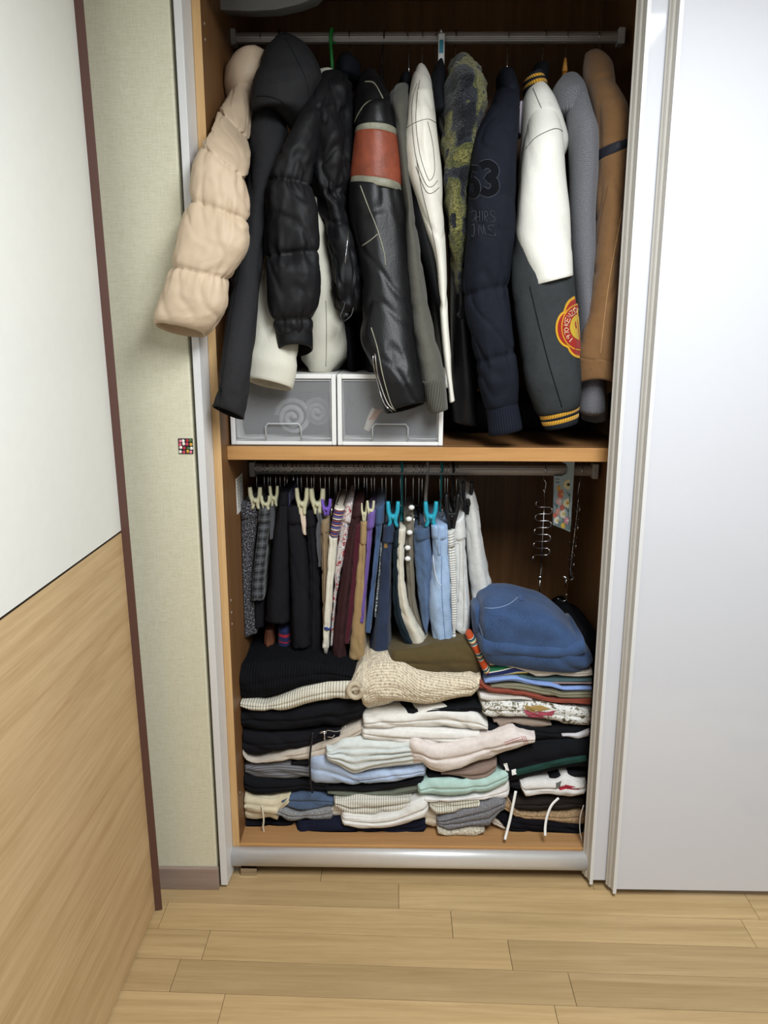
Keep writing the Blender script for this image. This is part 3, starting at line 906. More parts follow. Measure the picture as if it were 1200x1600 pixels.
trace('zipper', s6, [(586, 553), (592, 590), (605, 628), (616, 641)], .0012, DSTEEL, .001)
z_ = on(s6, 592, 600, .002)
tube('zip_puller', [on(s6, 591, 586, .004), on(s6, 592, 600, .005), on(s6, 592, 610, .005)], [.003, .002, .004], STEEL, g, 8)

# 7 grey-olive bomber
g = thing('bomber_jacket', 'grey olive bomber jacket with ribbed cuff between the leather jackets', 'jacket', GJ)
om = cloth('57564e', 'plain', .8)
loft('collar', [(627, 119, 641, 117), (624, 128, 644, 128), (624, 140, 642, 140)], BLK, g, Y=2.08, dep=[.03, .05, .05], fa=.003)
loft('sleeve', [(616, 138, 640, 136), (607, 152, 640, 150), (606, 175, 640, 175), (614, 215, 640, 215), (622, 270, 642, 270), (629, 330, 648, 330), (632, 380, 655, 375), (634, 424, 661, 416), (639, 480, 672, 480), (644, 525, 682, 525), (650, 562, 690, 556), (655, 598, 697, 593)], om, g,
     Y=[2.04, 1.99, 1.95, 1.93, 1.915, 1.905, 1.89, 1.88, 1.865, 1.845, 1.825, 1.815], dep=[.04, .07, .075, .065, .055, .05, .046, .044, .042, .04, .038, .034], M=50, fa=.006, ff=16, fl_=3, cr=.004, cf=14)
loft('cuff', [(657, 597, 696, 592), (660, 602, 696, 597), (664, 622, 698, 616), (672, 645, 700, 638)], cloth('55544c', 'rib', .85, .8), g, Y=1.812, dep=[.030, .030, .028, .026], M=34, fa=.002, caps='fo', inner=INN)
body(g, [(622, 150, 640, 150), (622, 250, 645, 250), (628, 420, 652, 420), (634, 560, 664, 560)], om, dep=[.06, .15, .17, .17], Y=2.08)
hanger(637, 118, 'chrome wire hanger in the grey olive bomber', drift=.004)

# 8 white and black leather jacket
g = thing('leather_jacket', 'white leather jacket with black topstitching and black lower sleeve', 'jacket', GJ)
wl_ = cloth('e6e2d6', 'leather', .42)
s8 = loft('sleeve', [(652, 105, 662, 104), (644, 120, 672, 122), (638, 155, 677, 150), (635, 178, 680, 180), (633, 205, 682, 205), (633, 240, 686, 240), (635, 270, 689, 268), (650, 310, 691, 310), (665, 360, 694, 356), (678, 400, 697, 400), (684, 450, 699, 450), (687, 500, 701, 500), (691, 550, 705, 550), (697, 600, 709, 600), (701, 628, 711, 625)], wl_, g,
     Y=[2.06, 2.01, 1.95, 1.92, 1.905, 1.895, 1.89, 1.885, 1.88, 1.875, 1.87, 1.86, 1.85, 1.838, 1.832], dep=[.03, .05, .065, .062, .056, .052, .05, .042, .032, .022, .018, .016, .016, .014, .012], M=50, step=.008, fa=.005, ff=20, fl_=2, cr=.003, cf=15)
loft('lower_sleeve', [(642, 272, 686, 270), (640, 320, 690, 320), (648, 370, 693, 370), (661, 414, 694, 413), (672, 455, 695, 455), (680, 490, 696, 490), (687, 530, 699, 530), (692, 572, 702, 572)], cloth('1d1d20', 'leather', .35), g,
     Y=1.912, dep=[.045, .045, .04, .034, .03, .026, .022, .018], M=30, fa=.006, ff=16)
body(g, [(645, 130, 675, 130), (650, 220, 690, 220), (665, 400, 698, 400), (680, 600, 706, 600)], wl_, dep=[.04, .15, .16, .15], Y=2.08)
BST = cloth('55524c')
for pts in ([(656, 125), (652, 150), (650, 190), (656, 240), (668, 278), (674, 280), (679, 265), (676, 225), (668, 190)],
            [(652, 130), (645, 155), (644, 190), (650, 245), (664, 285), (674, 292), (684, 282)], [(650, 260), (664, 296), (674, 302), (686, 293)],
            [(635, 200), (648, 192), (668, 186), (681, 192)], [(651, 250), (660, 300), (675, 360), (682, 396), (685, 430)]):
    trace('stitch_line', s8, pts, .0007, BST, .0004)
hanger(660, 106, 'chrome wire hanger standing in the collar of the white leather jacket')

# 9 dark leather coat behind
g = thing('leather_coat', 'long black leather coat hanging between the white leather and camouflage jackets', 'coat', GJ)
loft('collar', [(684, 97, 693, 96), (673, 122, 698, 116), (669, 150, 699, 150), (672, 180, 704, 180)], cloth('1c1d22'), g, Y=[2.08, 2.03, 2.0, 1.98], dep=[.03, .05, .07, .08], fa=.006)
loft('body', [(676, 165, 704, 165), (688, 220, 708, 220), (694, 300, 714, 300), (700, 400, 724, 400), (702, 500, 737, 500), (705, 600, 745, 600), (708, 656, 749, 662)], BLKL, g,
     Y=[2.0, 1.99, 1.98, 1.97, 1.97, 1.97, 1.97], dep=[.07, .08, .08, .08, .08, .08, .075], M=34, fa=.012, ff=20, fl_=2, caps='rr', bulge=.15)
hanger(681, 122, 'chrome hanger of the long black leather coat', drift=.002)
tg = thing('sensor_tag', 'small white and grey gadget with a blue window hung on the upper rail', 'gadget')
c0 = at(690, 62, YR - .024); ux = .0032
tube('strap', [at(688, 50, YR), at(689, 47, YR - .012), at(690, 50, YR - .0235)], .0022, WHITEPL, tg, 6, smooth_n=3)
box('case', c0.x - .008, c0.x + .008, YR - .028, YR - .019, at(690, 104, YR - .024).z, at(690, 52, YR - .024).z, WHITEPL, tg, .004)
box('window', c0.x - .0055, c0.x + .004, YR - .0295, YR - .0275, at(690, 84, YR - .024).z, at(690, 63, YR - .024).z, plainmat('blue_window', '3f9cb4', .3, .5), tg, .001)

# 10 camouflage boucle
t = NT('camouflage_boucle'); nz = t.noise(t.coord('Object'), 9, 2, .5, .6); f2 = t.noise(t.coord('UV'), 170, 2, .9)
cc = t.ramp(nz, [(0, '14161f'), (.43, '2b2f38'), (.46, '65663a'), (.51, '88854c'), (.60, '171922'), (.68, '6e6636')], 'CONSTANT')
sp = t.mix(t.ramp(f2, [(.38, .25), (.58, 1.0)]), '101114', cc)
t.bump(f2, 1, .006); CAMO = t.done(sp, .95, .1, 0, .2)
g = thing('boucle_coat', 'shaggy olive and navy camouflage boucle coat beside the navy padded jacket', 'coat', GJ)
loft('sleeve', [(711, 92, 729, 90), (702, 108, 746, 106), (696, 138, 757, 134), (692, 180, 758, 170), (692, 212, 748, 208), (695, 250, 738, 248), (697, 300, 731, 298), (700, 350, 729, 350), (706, 400, 728, 400), (712, 440, 727, 440), (716, 500, 730, 500)], CAMO, g,
     Y=[2.06, 2.02, 1.97, 1.94, 1.92, 1.91, 1.90, 1.90, 1.90, 1.90, 1.91], dep=[.04, .08, .09, .085, .07, .06, .05, .046, .038, .028, .02], M=36, step=.007, fa=.012, ff=24, fl_=20, wa=.004, wf=70)
body(g, [(706, 110, 745, 110), (706, 200, 752, 200), (712, 400, 740, 400), (722, 600, 752, 600)], CAMO, dep=[.05, .15, .16, .15], Y=2.08)
hanger(712, 92, 'chrome hanger of the camouflage boucle coat', drift=.001)

# 11 navy padded jacket
g = thing('padded_jacket', 'navy padded jacket with black number 53 patches and ribbed cuff', 'jacket', GJ)
nv = cloth('1a1d26', 'plain', .8)
loft('collar', [(779, 113, 801, 111), (776, 122, 806, 122), (778, 145, 811, 145), (780, 170, 812, 168)], nv, g, Y=[2.06, 2.03, 1.99, 1.97], dep=[.035, .06, .07, .06], fa=.006)
s11 = loft('sleeve', [(778, 140, 811, 138), (770, 158, 812, 152), (758, 180, 812, 176), (747, 205, 810, 205), (738, 230, 808, 230), (733, 267, 807, 267), (728, 335, 807, 333), (726, 385, 805, 368), (723, 461, 796, 446), (732, 515, 800, 510), (742, 565, 803, 550), (747, 600, 808, 590), (757, 634, 808, 626)], nv, g,
     Y=[2.0, 1.95, 1.91, 1.885, 1.87, 1.86, 1.85, 1.845, 1.84, 1.835, 1.83, 1.83, 1.83], dep=[.045, .054, .058, .06, .06, .058, .056, .055, .048, .053, .048, .05, .038], M=90, step=.006, n=2.3, fa=.006, ff=20, fl_=4, seams=(8, 10), sa=.006, sw=.008, ga=.010, cr=.004, cf=16)
loft('cuff', [(760, 632, 808, 624), (759, 640, 810, 632), (762, 660, 814, 652), (763, 680, 817, 669)], cloth('1d212c', 'rib', .85, .85), g, Y=1.83, dep=[.036, .036, .034, .032], M=36, fa=.002, caps='fo', inner=INN)
body(g, [(782, 140, 808, 140), (772, 230, 802, 230), (765, 420, 796, 420), (770, 600, 806, 610)], nv, dep=[.05, .15, .17, .17], Y=2.08)
PT = cloth('0e0f13', 'plain', .9); PT2 = cloth('3a3d46', 'plain', .8)


def stroke_glyph(o, strokes, x0, y0, sx, sy, r, mat, name, off=.0012, shear=0.0):
    for s_ in strokes:
        trace(name, o, [(x0 + (px + shear * py) * sx, y0 + py * sy) for px, py in s_], r, mat, off, 3)


G5 = [[(1, 0), (.1, 0), (.05, .45), (.6, .42), (1, .62), (.9, .92), (.45, 1), (0, .88)]]
G3 = [[(0, .08), (.5, 0), (.95, .15), (.95, .36), (.5, .48), (.95, .6), (.98, .86), (.5, 1), (0, .9)]]
for G_, x_, y_, sx_, sy_ in ((G3, 753, 256, 20, 46), (G5, 733, 264, 13, 42)):
    for s_ in G_:
        pts = [(x_ + px * sx_, y_ + py * sy_) for px, py in s_]
        ribbon('number_edge', s11, pts, 15 if G_ is G3 else 11, PT2, .0012, 3)
        ribbon('number_patch', s11, pts, 12.5 if G_ is G3 else 9, PT, .0022, 3)
patch('square_patch', s11, [(731, 326), (776, 326), (777, 374), (733, 378)], cloth('1b1d26', 'plain', .75), .0012)
stroke_glyph(s11, [[(0, .1), (.5, 0), (.45, 1)], [(.1, .95), (.5, .55), (.9, .55)], [(.9, 0), (.95, 1)]], 738, 330, 13, 17, .0007, PT2, 'stitched_letter', .0016)
stroke_glyph(s11, [[(0, 1), (0, 0)], [(.4, 1), (.45, .1), (.9, .1), (.95, .5), (.5, .5), (1, 1)]], 754, 330, 8, 17, .0007, PT2, 'stitched_letter', .0016)
stroke_glyph(s11, [[(1, .05), (.3, 0), (.2, .4), (.9, .55), (.9, .95), (0, 1)]], 765, 330, 8, 17, .0007, PT2, 'stitched_letter', .0016)
stroke_glyph(s11, [[(0, .1), (.4, 0), (.4, 1), (0, .95)]], 738, 351, 8, 18, .0007, PT2, 'stitched_letter', .0016)
stroke_glyph(s11, [[(0, 1), (.1, 0), (.6, .9), (.7, 0)], [(.7, .1), (1, 1)]], 748, 351, 11, 18, .0007, PT2, 'stitched_letter', .0016)
stroke_glyph(s11, [[(.9, .05), (.1, .1), (.2, .4), (.9, .6), (1, 1), (0, .9)]], 762, 351, 11, 18, .0007, PT2, 'stitched_letter', .0016)
hanger(794, 112, 'chrome hanger of the navy padded jacket')

# 11b pale lilac sliver
g = thing('lilac_garment', 'sliver of a pale lilac garment beside the white varsity collar', 'garment')
loft('drape', [(808, 165, 816, 160), (806, 185, 815, 180), (807, 210, 813, 215)], cloth('b4adb8', 'nylon', .5), g, Y=1.97, dep=[.02, .03, .03], step=.02)

# 12 varsity jacket
g = thing('varsity_jacket', 'varsity jacket, white leather shoulder over dark grey sleeve with striped cuff', 'jacket', GJ)
vw = cloth('e3e2da', 'leather', .45); vg = cloth('36393b', 'plain', .9); vn = cloth('22252b', 'rib', .85, .85); vy = cloth('c9952f', 'rib', .85, .85)
loft('collar', [(834, 104, 856, 101), (832, 116, 857, 114), (828, 132, 854, 134)], BLK, g, Y=[2.08, 2.05, 2.02], dep=[.035, .05, .05], fa=.003)
kc = dict(M=30, fa=.002)
for a_, b_, m_ in (((822, 122, 848, 117), (819, 128, 850, 122), vn), ((819, 128, 850, 122), (818, 132, 852, 126), vy), ((818, 132, 852, 126), (818, 136, 853, 129), vn), ((818, 136, 853, 129), (818, 141, 854, 133), vy), ((818, 141, 854, 133), (819, 152, 858, 142), vn)):
    loft('collar_stripe', [a_, b_], m_, g, Y=1.985, dep=.05, caps='ff', **kc)
loft('shoulder', [(823, 142, 853, 135), (818, 156, 867, 156), (816, 180, 879, 185), (814, 210, 887, 210), (812, 240, 888, 231), (809, 275, 860, 278), (808, 288, 830, 285)], vw, g, Y=[1.98, 1.955, 1.93, 1.925, 1.925, 1.925, 1.925], dep=[.05, .065, .07, .062, .05, .04, .03], M=36, fa=.004)
s12 = loft('sleeve', [(836, 150, 856, 148), (826, 172, 866, 168), (822, 205, 877, 203), (818, 232, 880, 232), (814, 262, 882, 262), (811, 295, 885, 290), (808, 330, 890, 330), (806, 366, 892, 372), (813, 400, 894, 402), (828, 447, 895, 430)], vw, g,
     Y=[1.955, 1.925, 1.90, 1.88, 1.87, 1.862, 1.855, 1.85, 1.845, 1.84], dep=[.045, .055, .06, .06, .058, .056, .055, .055, .055, .055], M=50, n=2.2, fa=.003, ff=14, fl_=2, cr=.002, cf=12, caps='rf')
s12b = loft('lower_sleeve', [(806, 362, 890, 350), (799, 412, 895, 400), (800, 463, 898, 440), (810, 530, 903, 520), (820, 595, 906, 580), (830, 624, 907, 610), (838, 644, 905, 629)], vg, g,
     Y=[1.862, 1.856, 1.85, 1.845, 1.84, 1.84, 1.84], dep=[.051, .053, .053, .052, .052, .05, .042], M=50, n=2.2, fa=.004, ff=12, fl_=3, cr=.003, cf=13)
cq = [((839, 643, 905, 627), (842, 650, 905, 633), vn), ((842, 650, 905, 633), (844, 656, 905, 639), vy), ((844, 656, 905, 639), (846, 660, 904, 644), vn), ((846, 660, 904, 644), (848, 665, 904, 650), vy), ((848, 665, 904, 650), (852, 671, 903, 659), vn)]
for i, (a_, b_, m_) in enumerate(cq):
    loft('cuff_stripe', [a_, b_], m_, g, Y=1.84, dep=.038 - .001 * i, caps='fo' if i == 4 else 'ff', **kc)
body(g, [(835, 150, 862, 150), (830, 240, 886, 240), (838, 400, 888, 400), (842, 600, 888, 600)], vg, dep=[.05, .14, .15, .15], Y=2.07)
SL_ = cloth('5a5852')
trace('stitch_line', s12, [(822, 232), (836, 216), (856, 205), (870, 201), (880, 206)], .0008, SL_, .0005)
for o_ in [c for c in g.children if c.name.startswith('shoulder')]:
    trace('stitch_line', o_, [(833, 138), (840, 155), (850, 180), (856, 203)], .0008, SL_, .0005)
trace('seam_line', s12b, [(828, 448), (840, 500), (858, 570), (878, 636)], .0012, cloth('17181a'), .0004)
# flower patch with ring lettering (face in the middle left out)
YEL, RED = cloth('e0a92a', 'terry', .9, 2), cloth('a82a22', 'terry', .9, 2)
PCX, PCY = 905, 511


def petal_poly(k, n=8, grow=0.0):
    out = []
    for i in range(60):
        a = 2 * math.pi * i / 60
        rr = 31 + 7.5 * abs(math.cos(2.0 * a + .25)) ** .7 + grow
        out.append((PCX + rr * .97 * math.cos(a), PCY + rr * 1.28 * math.sin(a)))
    return out


cl = lambda P: [(min(x, 908.5), y) for x, y in P if x < 911]
pb = patch('badge', s12b, cl(petal_poly(0)), YEL, .0018)
if pb:
    pb.parent = g
    patch('badge_petals', s12b, cl(petal_poly(0, grow=-3.2)), RED, .0026, pb)
    ring = lambda r_: cl([(PCX + r_ * .97 * math.cos(2 * math.pi * i / 40), PCY + r_ * 1.25 * math.sin(2 * math.pi * i / 40)) for i in range(40)])
    patch('badge_ring', s12b, ring(29.5), YEL, .0030, pb)
    patch('badge_ring', s12b, ring(28.0), RED, .0036, pb)
    patch('badge_disc', s12b, ring(16.5), cloth('d8b53a', 'terry', .9, 2), .0042, pb)
    LET = {'K': [[(0, 0), (0, 1)], [(.8, 0), (0, .55), (.8, 1)]], 'E': [[(.8, 0), (0, 0), (0, 1), (.8, 1)], [(0, .5), (.6, .5)]], 'N': [[(0, 1), (0, 0), (.8, 1), (.8, 0)]],
           'Z': [[(0, 0), (.8, 0), (0, 1), (.8, 1)]], 'O': [[(.4, 0), (.8, .3), (.8, .7), (.4, 1), (0, .7), (0, .3), (.4, 0)]], '0': [[(.4, 0), (.75, .3), (.75, .7), (.4, 1), (.05, .7), (.05, .3), (.4, 0)]],
           '7': [[(0, 0), (.8, 0), (.3, 1)]], '9': [[(.75, .35), (.4, .5), (.05, .3), (.4, 0), (.75, .2), (.6, 1)]], '1': [[(.2, .15), (.45, 0), (.45, 1)]], 'P': [[(0, 1), (0, 0), (.7, .1), (.7, .45), (0, .55)]], '.': [[(.3, .45), (.45, .55)]]}
    for ch, ang in zip('1970.KENZO.P', [-228, -214, -200, -189, -181, -170, -157, -143, -128, -113, -101, -92]):
        th = math.radians(ang); Rr = 22.3
        cx, cy = PCX + Rr * .97 * math.cos(th), PCY + Rr * 1.25 * math.sin(th)
        tx, ty = -math.sin(th), math.cos(th) * 1.1; nx, ny = math.cos(th), math.sin(th) * 1.1
        for s_ in LET[ch]:
            pts = [(cx + (px - .4) * 6 * tx - (py - .5) * 7 * nx, cy + (px - .4) * 6 * ty - (py - .5) * 7 * ny) for px, py in s_]
            if max(p[0] for p in pts) < 908: 
                P = [on(s12b, x, y, .0042) for x, y in pts]
                if all(P): tube('badge_letter', P, .0007, cloth('ecd9b0'), pb, 5)
rt = patch('red_tab', s12b, [(886, 380), (889, 380), (889, 384), (886, 384)], RED, .001)
hanger(852, 104, 'chrome hanger of the varsity jacket', drift=-.006)

# 13 herringbone coat
g = thing('herringbone_coat', 'grey herringbone wool coat between the varsity and brown jackets', 'coat', GJ)
hm = cloth('606065', 'herring', .95)
loft('collar', [(877, 122, 898, 120), (867, 136, 910, 134), (862, 150, 915, 150), (864, 175, 912, 175)], hm, g, Y=[2.06, 2.02, 1.98, 1.96], dep=[.04, .065, .075, .06], fa=.006)
loft('sleeve', [(888, 142, 912, 140), (885, 165, 919, 162), (886, 190, 928, 190), (888, 215, 933, 208), (889, 270, 933, 270), (889, 333, 930, 333), (891, 400, 932, 400), (897, 450, 926, 450), (903, 520, 932, 520), (904, 590, 940, 590), (904, 640, 944, 640)], hm, g,
     Y=[1.99, 1.95, 1.92, 1.905, 1.895, 1.89, 1.89, 1.89, 1.89, 1.89, 1.89], dep=[.045, .055, .06, .06, .056, .052, .05, .048, .046, .046, .04], M=36, fa=.005, ff=14, fl_=3)
body(g, [(876, 150, 910, 150), (892, 260, 926, 260), (898, 420, 930, 420), (900, 600, 948, 600), (900, 652, 948, 648)], hm, dep=[.05, .12, .14, .14, .13], Y=2.05)
hanger(885, 112, 'varnished wooden hanger with chrome hook in the herringbone coat', wood=True, neck=ORANGEW)
for k in range(1):
    pass
# 14 brown canvas jacket
g = thing('canvas_jacket', 'brown canvas jacket with a navy sleeve stripe, last on the rail beside the door', 'jacket', GJ)
bc = cloth('765636', 'plain', .85)
loft('collar', [(914, 86, 938, 84), (912, 105, 953, 100), (914, 128, 957, 124), (920, 150, 960, 146)], bc, g, Y=[2.06, 2.03, 1.99, 1.97], dep=[.035, .05, .055, .05], fa=.005)
kb = dict(M=56, fa=.004, ff=16, fl_=3, cr=.004, cf=15)
loft('upper_sleeve', [(918, 130, 955, 127), (922, 150, 968, 145), (928, 175, 979, 165), (932, 205, 983, 192), (931, 238, 983, 222)], bc, g, Y=[1.985, 1.95, 1.92, 1.90, 1.89], dep=[.045, .055, .06, .06, .058], caps='rf', **kb)
loft('sleeve_stripe', [(931, 238, 983, 222), (930, 253, 982, 235)], cloth('20222b', 'nylon', .6), g, Y=1.886, dep=.0585, caps='ff', **kb)
s14 = loft('sleeve', [(930, 253, 982, 235), (931, 300, 978, 292), (932, 350, 974, 345), (930, 400, 970, 395), (921, 473, 965, 470), (905, 530, 962, 525), (898, 558, 963, 566)], bc, g, Y=[1.885, 1.875, 1.866, 1.86, 1.855, 1.85, 1.85], dep=[.057, .055, .052, .05, .048, .045, .042], caps='ff', **kb)
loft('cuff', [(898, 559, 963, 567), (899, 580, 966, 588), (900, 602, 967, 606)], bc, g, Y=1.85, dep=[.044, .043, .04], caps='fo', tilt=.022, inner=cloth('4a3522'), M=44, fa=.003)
trace('stitch_line', s14, [(972, 330), (955, 420), (945, 490), (938, 556)], .0008, cloth('b08a5c'), .0004)
trace('seam_line', s14, [(950, 290), (940, 340), (934, 380)], .0009, cloth('5a3f25'), .0003)
body(g, [(925, 140, 958, 140), (930, 250, 970, 250), (928, 400, 965, 400), (925, 580, 960, 580)], bc, dep=[.04, .14, .15, .14], Y=2.07)
hanger(934, 88, 'wire hanger of the brown canvas jacket at the right end of the rail', drift=-.002)

# pale curved tray over the rail
g = thing('storage_tray', 'pale grey curved tray hanging just over the upper rail at its left end', 'tray')
pts = [at(327, -30, 1.97), at(345, 15, 1.97), at(390, 17, 1.97), at(430, 15, 1.97), at(462, 8, 1.97), at(490, -2, 1.97), at(515, -30, 1.97)]
vs = [p + Vector((0, 0, 0)) for p in pts] + [p + Vector((0, .10, .022)) for p in pts]
k = len(pts); fs = [tuple(range(k)), tuple(range(k, 2 * k))[::-1]] + [(i, k + i, k + (i + 1) % k, (i + 1) % k) for i in range(k)]
put('tray', vs, fs, plainmat('tray_plastic', 'a8aaa8', .5, .4), g, False)
tube('hanging_strap', [at(420, -20, 2.0), Vector((at(420, -20, 2.0).x, 2.0, TOP + .002))], .004, GREYP, g, 6)

# ------------------------------------------------------------------ drawer boxes
CLR = None
t = NT('frosted_clear_front'); t.b.inputs['Roughness'].default_value = .22
t.done('d8dade', .22, .5); t.b.inputs['Transmission Weight'].default_value = .0; t.b.inputs['Alpha'].default_value = .17
CLR = t.m
CLH = plainmat('clear_plastic_rim', 'c9ccce', .25, .5, alpha=.6)
DY = 1.853


def drawer_box(xl, xr, label, contents):
    g = thing('drawer_box', label, 'storage box', 'clear fronted storage boxes on the shelf')
    zt, z0 = at(600, 585, DY).z, sz1 + .0014
    a, b = at(xl, 640, DY).x, at(xr, 640, DY).x; t = .011
    box('side_wall', a, a + t, DY, DY + .38, z0, zt, WHITEPL, g, .002); box('side_wall', b - t, b, DY, DY + .38, z0, zt, WHITEPL, g, .002)
    box('top_panel', a + t, b - t, DY, DY + .38, zt - t, zt, WHITEPL, g, .002); box('bottom_panel', a + t, b - t, DY, DY + .38, z0, z0 + t * .8, WHITEPL, g, .002)
    box('back_panel', a + t, b - t, DY + .372, DY + .38, z0 + t, zt - t, WHITEPL, g, 0)
    d = box('drawer', a + t + .001, b - t - .001, DY + .004, DY + .007, z0 + .010, zt - t - .001, CLR, g, .001)
    cx = (a + b) / 2; hw = .043; hz0, hz1 = z0 + .012, z0 + .052
    tube('handle', [(cx - hw, DY + .001, hz0), (cx - hw, DY - .001, hz1 - .008), (cx - hw + .006, DY - .001, hz1), (cx + hw - .006, DY - .001, hz1), (cx + hw, DY - .001, hz1 - .008), (cx + hw, DY + .001, hz0)], .0022, CLH, d, 6)
    for s in (-1, 1):
        x0, x1 = (a + t + .002, cx - hw) if s < 0 else (cx + hw, b - t - .002)
        tube('ledge', [(x0, DY + .002, z0 + .016), (x1, DY + .002, z0 + .016)], .0018, CLH, d, 6)
    tube('drawer_rim', [(a + t + .003, DY + .003, z0 + .012), (a + t + .003, DY + .003, zt - t - .004), (b - t - .003, DY + .003, zt - t - .004), (b - t - .003, DY + .003, z0 + .012)], .0015, CLH, d, 6)
    return a, b, z0, zt


for i, (xl, xr, lab) in enumerate(((359, 525, 'white storage box with clear front holding grey rolled cloth, under the cream jacket'), (527, 693, 'white storage box with clear front holding orange items, under the leather jacket'))):
    a, b, z0, zt = drawer_box(xl, xr, lab, i)
    if i == 0:
        g = thing('rolled_cloth', 'grey rolled cloth seen through the clear box front', 'cloth')
        for (fx, fz, rr, cc) in ((.56, .35, .045, '8d8d92'), (.80, .42, .034, '75757c')):
            P = []
            for q in range(40):
                an = q * .4; r_ = rr * (.12 + .88 * q / 39)
                P.append(Vector((a + (b - a) * fx + r_ * math.cos(an), DY + .045 + .001 * q, z0 + (zt - z0) * fz + r_ * math.sin(an))))
            tube('roll', P, .007, cloth(cc), g, 8)
        g = thing('dark_garments', 'dark folded garments filling the back of the clear box left', 'garment')
        loft('pile', [(375, 640, 375, 680), (440, 620, 440, 682), (510, 625, 510, 682)], cloth('2c2c31'), g, Y=1.95, dep=.10, sec='nose', fa=.01, step=.02)
    else:
        g = thing('hair_brush', 'pale brush with orange stripes seen through the clear box front', 'brush')
        tube('stem', [at(573, 672, 1.89), at(580, 655, 1.89), at(588, 640, 1.89)], [.008, .010, .012], cloth('d8cfc2'), g, 8)
        for q in range(3): tube('stripe', [at(577 + q * 4, 656, 1.876), at(588 + q * 4, 640, 1.876)], .002, cloth('c98a5e'), g, 6)
        g = thing('dark_garments', 'dark folded garments filling the back of the clear box right', 'garment')
        loft('pile', [(545, 640, 545, 682), (600, 622, 600, 682), (680, 628, 680, 682)], cloth('26262a'), g, Y=1.95, dep=.10, sec='nose', fa=.01, step=.02)
# dark form put in for the shadow at the right of the shelf
g = thing('shadow_filler', 'dark soft form standing in for shadow at the back of the shelf right of the storage boxes', 'filler')
loft('filler', [(705, 640, 705, 672), (760, 628, 760, 674), (850, 625, 850, 674), (920, 640, 920, 672)], cloth('141416'), g, Y=2.05, dep=.13, sec='nose', fa=.015, step=.02)

# ------------------------------------------------------------------ skirts, shorts and trousers on the lower rail
GL = 'bottoms clipped on the lower rail'
GLH = 'clip hangers on the lower rail'
YF = 1.945


def bottom(name, label, keys, mat, cat='skirt', Y=None, dep=.13, hook=None, hl=None, parts=(), clipc=None, fa=.005, ff=34, nose=1.2, caps='rf', hy=None, **kw):
    g = thing(name, label, cat, GL)
    o = loft(kw.pop('main', 'panel'), keys, mat, g, Y=Y or YF, dep=dep, sec='nose', nose=nose, M=36, step=kw.pop('step', .010), wavy=kw.pop('wavy', .0016), wn=kw.pop('wn', 5.5), cr=.003, cf=26, fa=fa, ff=ff, fl_=kw.pop('fl_', 2.0), caps=caps, bulge=.3, **kw)
    if not parts and keys[-1][1] - keys[0][1] > 120:
        k0, k1 = keys[0], keys[1]; t_ = min(1.0, 24.0 / max(1, k1[1] - k0[1])); k2 = tuple(p + (q - p) * t_ for p, q in zip(k0[:4], k1[:4]))
        parts = (('waistband', [(k0[0] - .4, k0[1] - .5, k0[2] + .4, k0[3] - .5), (k2[0] - .5, k2[1], k2[2] + .5, k2[3])], mat),)
    for (nm, ks, mt, *rest) in parts:
        loft(nm, ks, mt, g, Y=(Y or YF) - .003, dep=dep, sec='nose', nose=nose, M=16, step=.01, fa=.003, ff=40, fl_=2, caps='ff')
    if hook:
        x, ye = hook, hy or (min(k[1] for k in keys) - 12)
        h, e = hanger(x, ye, hl or 'hanger', upper=False, group=GLH, arm=.12, r=.0013)
        if clipc:
            (px, py, w_, hh, mt, *sp) = clipc
            clip(h, px, py, (Y or YF) + .004, w_, hh, mt, *(sp or [.5]))
        else:
            tube('clip_leg', [e + Vector((0, -.12, 0)), e + Vector((.001, -.125, -.02)), e + Vector((0, -.12, -.03))], .0035, STEEL, h, 6)
    return g, o


TW = cloth('45454a', 'tweed', .95, .9)
bottom('tweed_skirt', 'black and white flecked tweed skirt, first on the lower rail', [(376, 788, 402, 785), (371, 815, 401, 812), (368, 860, 393, 862), (366, 920, 392, 920), (365, 960, 395, 960), (365, 996, 398, 994)], TW, hook=400, hl='clip hanger with cream clip above the tweed skirt', clipc=(399, 778, 19, 34, CREAMP), fa=.006, ff=40)
bottom('black_skirt', 'black pleated skirt showing below the grey checked one', [(396, 800, 414, 800), (394, 940, 412, 940), (394, 982, 412, 980)], cloth('1b1b1f'), Y=1.965, hook=412, hl='clip hanger behind the cream clip of the checked skirt')
bottom('checked_skirt', 'grey checked skirt with dark plaid lines, second on the lower rail', [(403, 793, 422, 791), (400, 825, 421, 825), (395, 870, 416, 870), (391, 910, 413, 910), (390, 938, 411, 939)], cloth('4d4f54', 'plaid', .9), Y=1.94, hook=418, hl='clip hanger with cream clip above the checked skirt', clipc=(415, 785, 16, 22, CREAMP), fa=.004)
bottom('grey_shorts', 'thin strip of grey cloth beside the checked skirt', [(421, 790, 428, 786), (421, 815, 427, 812), (420, 843, 427, 842)], cloth('55575c'), 'shorts', Y=1.95, hook=430, hl='clip hanger with cream clip above the grey strip', clipc=(428, 775, 14, 32, CREAMP))
bottom('ribbed_skirt', 'black fine ribbed flared skirt with pointed waist', [(438, 772, 448, 770), (434, 790, 449, 790), (425, 835, 451, 835), (417, 900, 452, 900), (412, 945, 452, 945), (409, 974, 452, 976)], cloth('222226', 'rib', .9, 1.3), Y=1.935, hook=448, hl='clip hanger with chrome clip above the ribbed skirt', fa=.004)
bottom('navy_tab_skirt', 'royal blue waistband corner behind the ribbed skirt', [(443, 772, 452, 772), (445, 796, 453, 796), (446, 840, 453, 840)], cloth('232468'), Y=1.95, hook=457, hl='chrome clip hanger above the royal blue waistband')
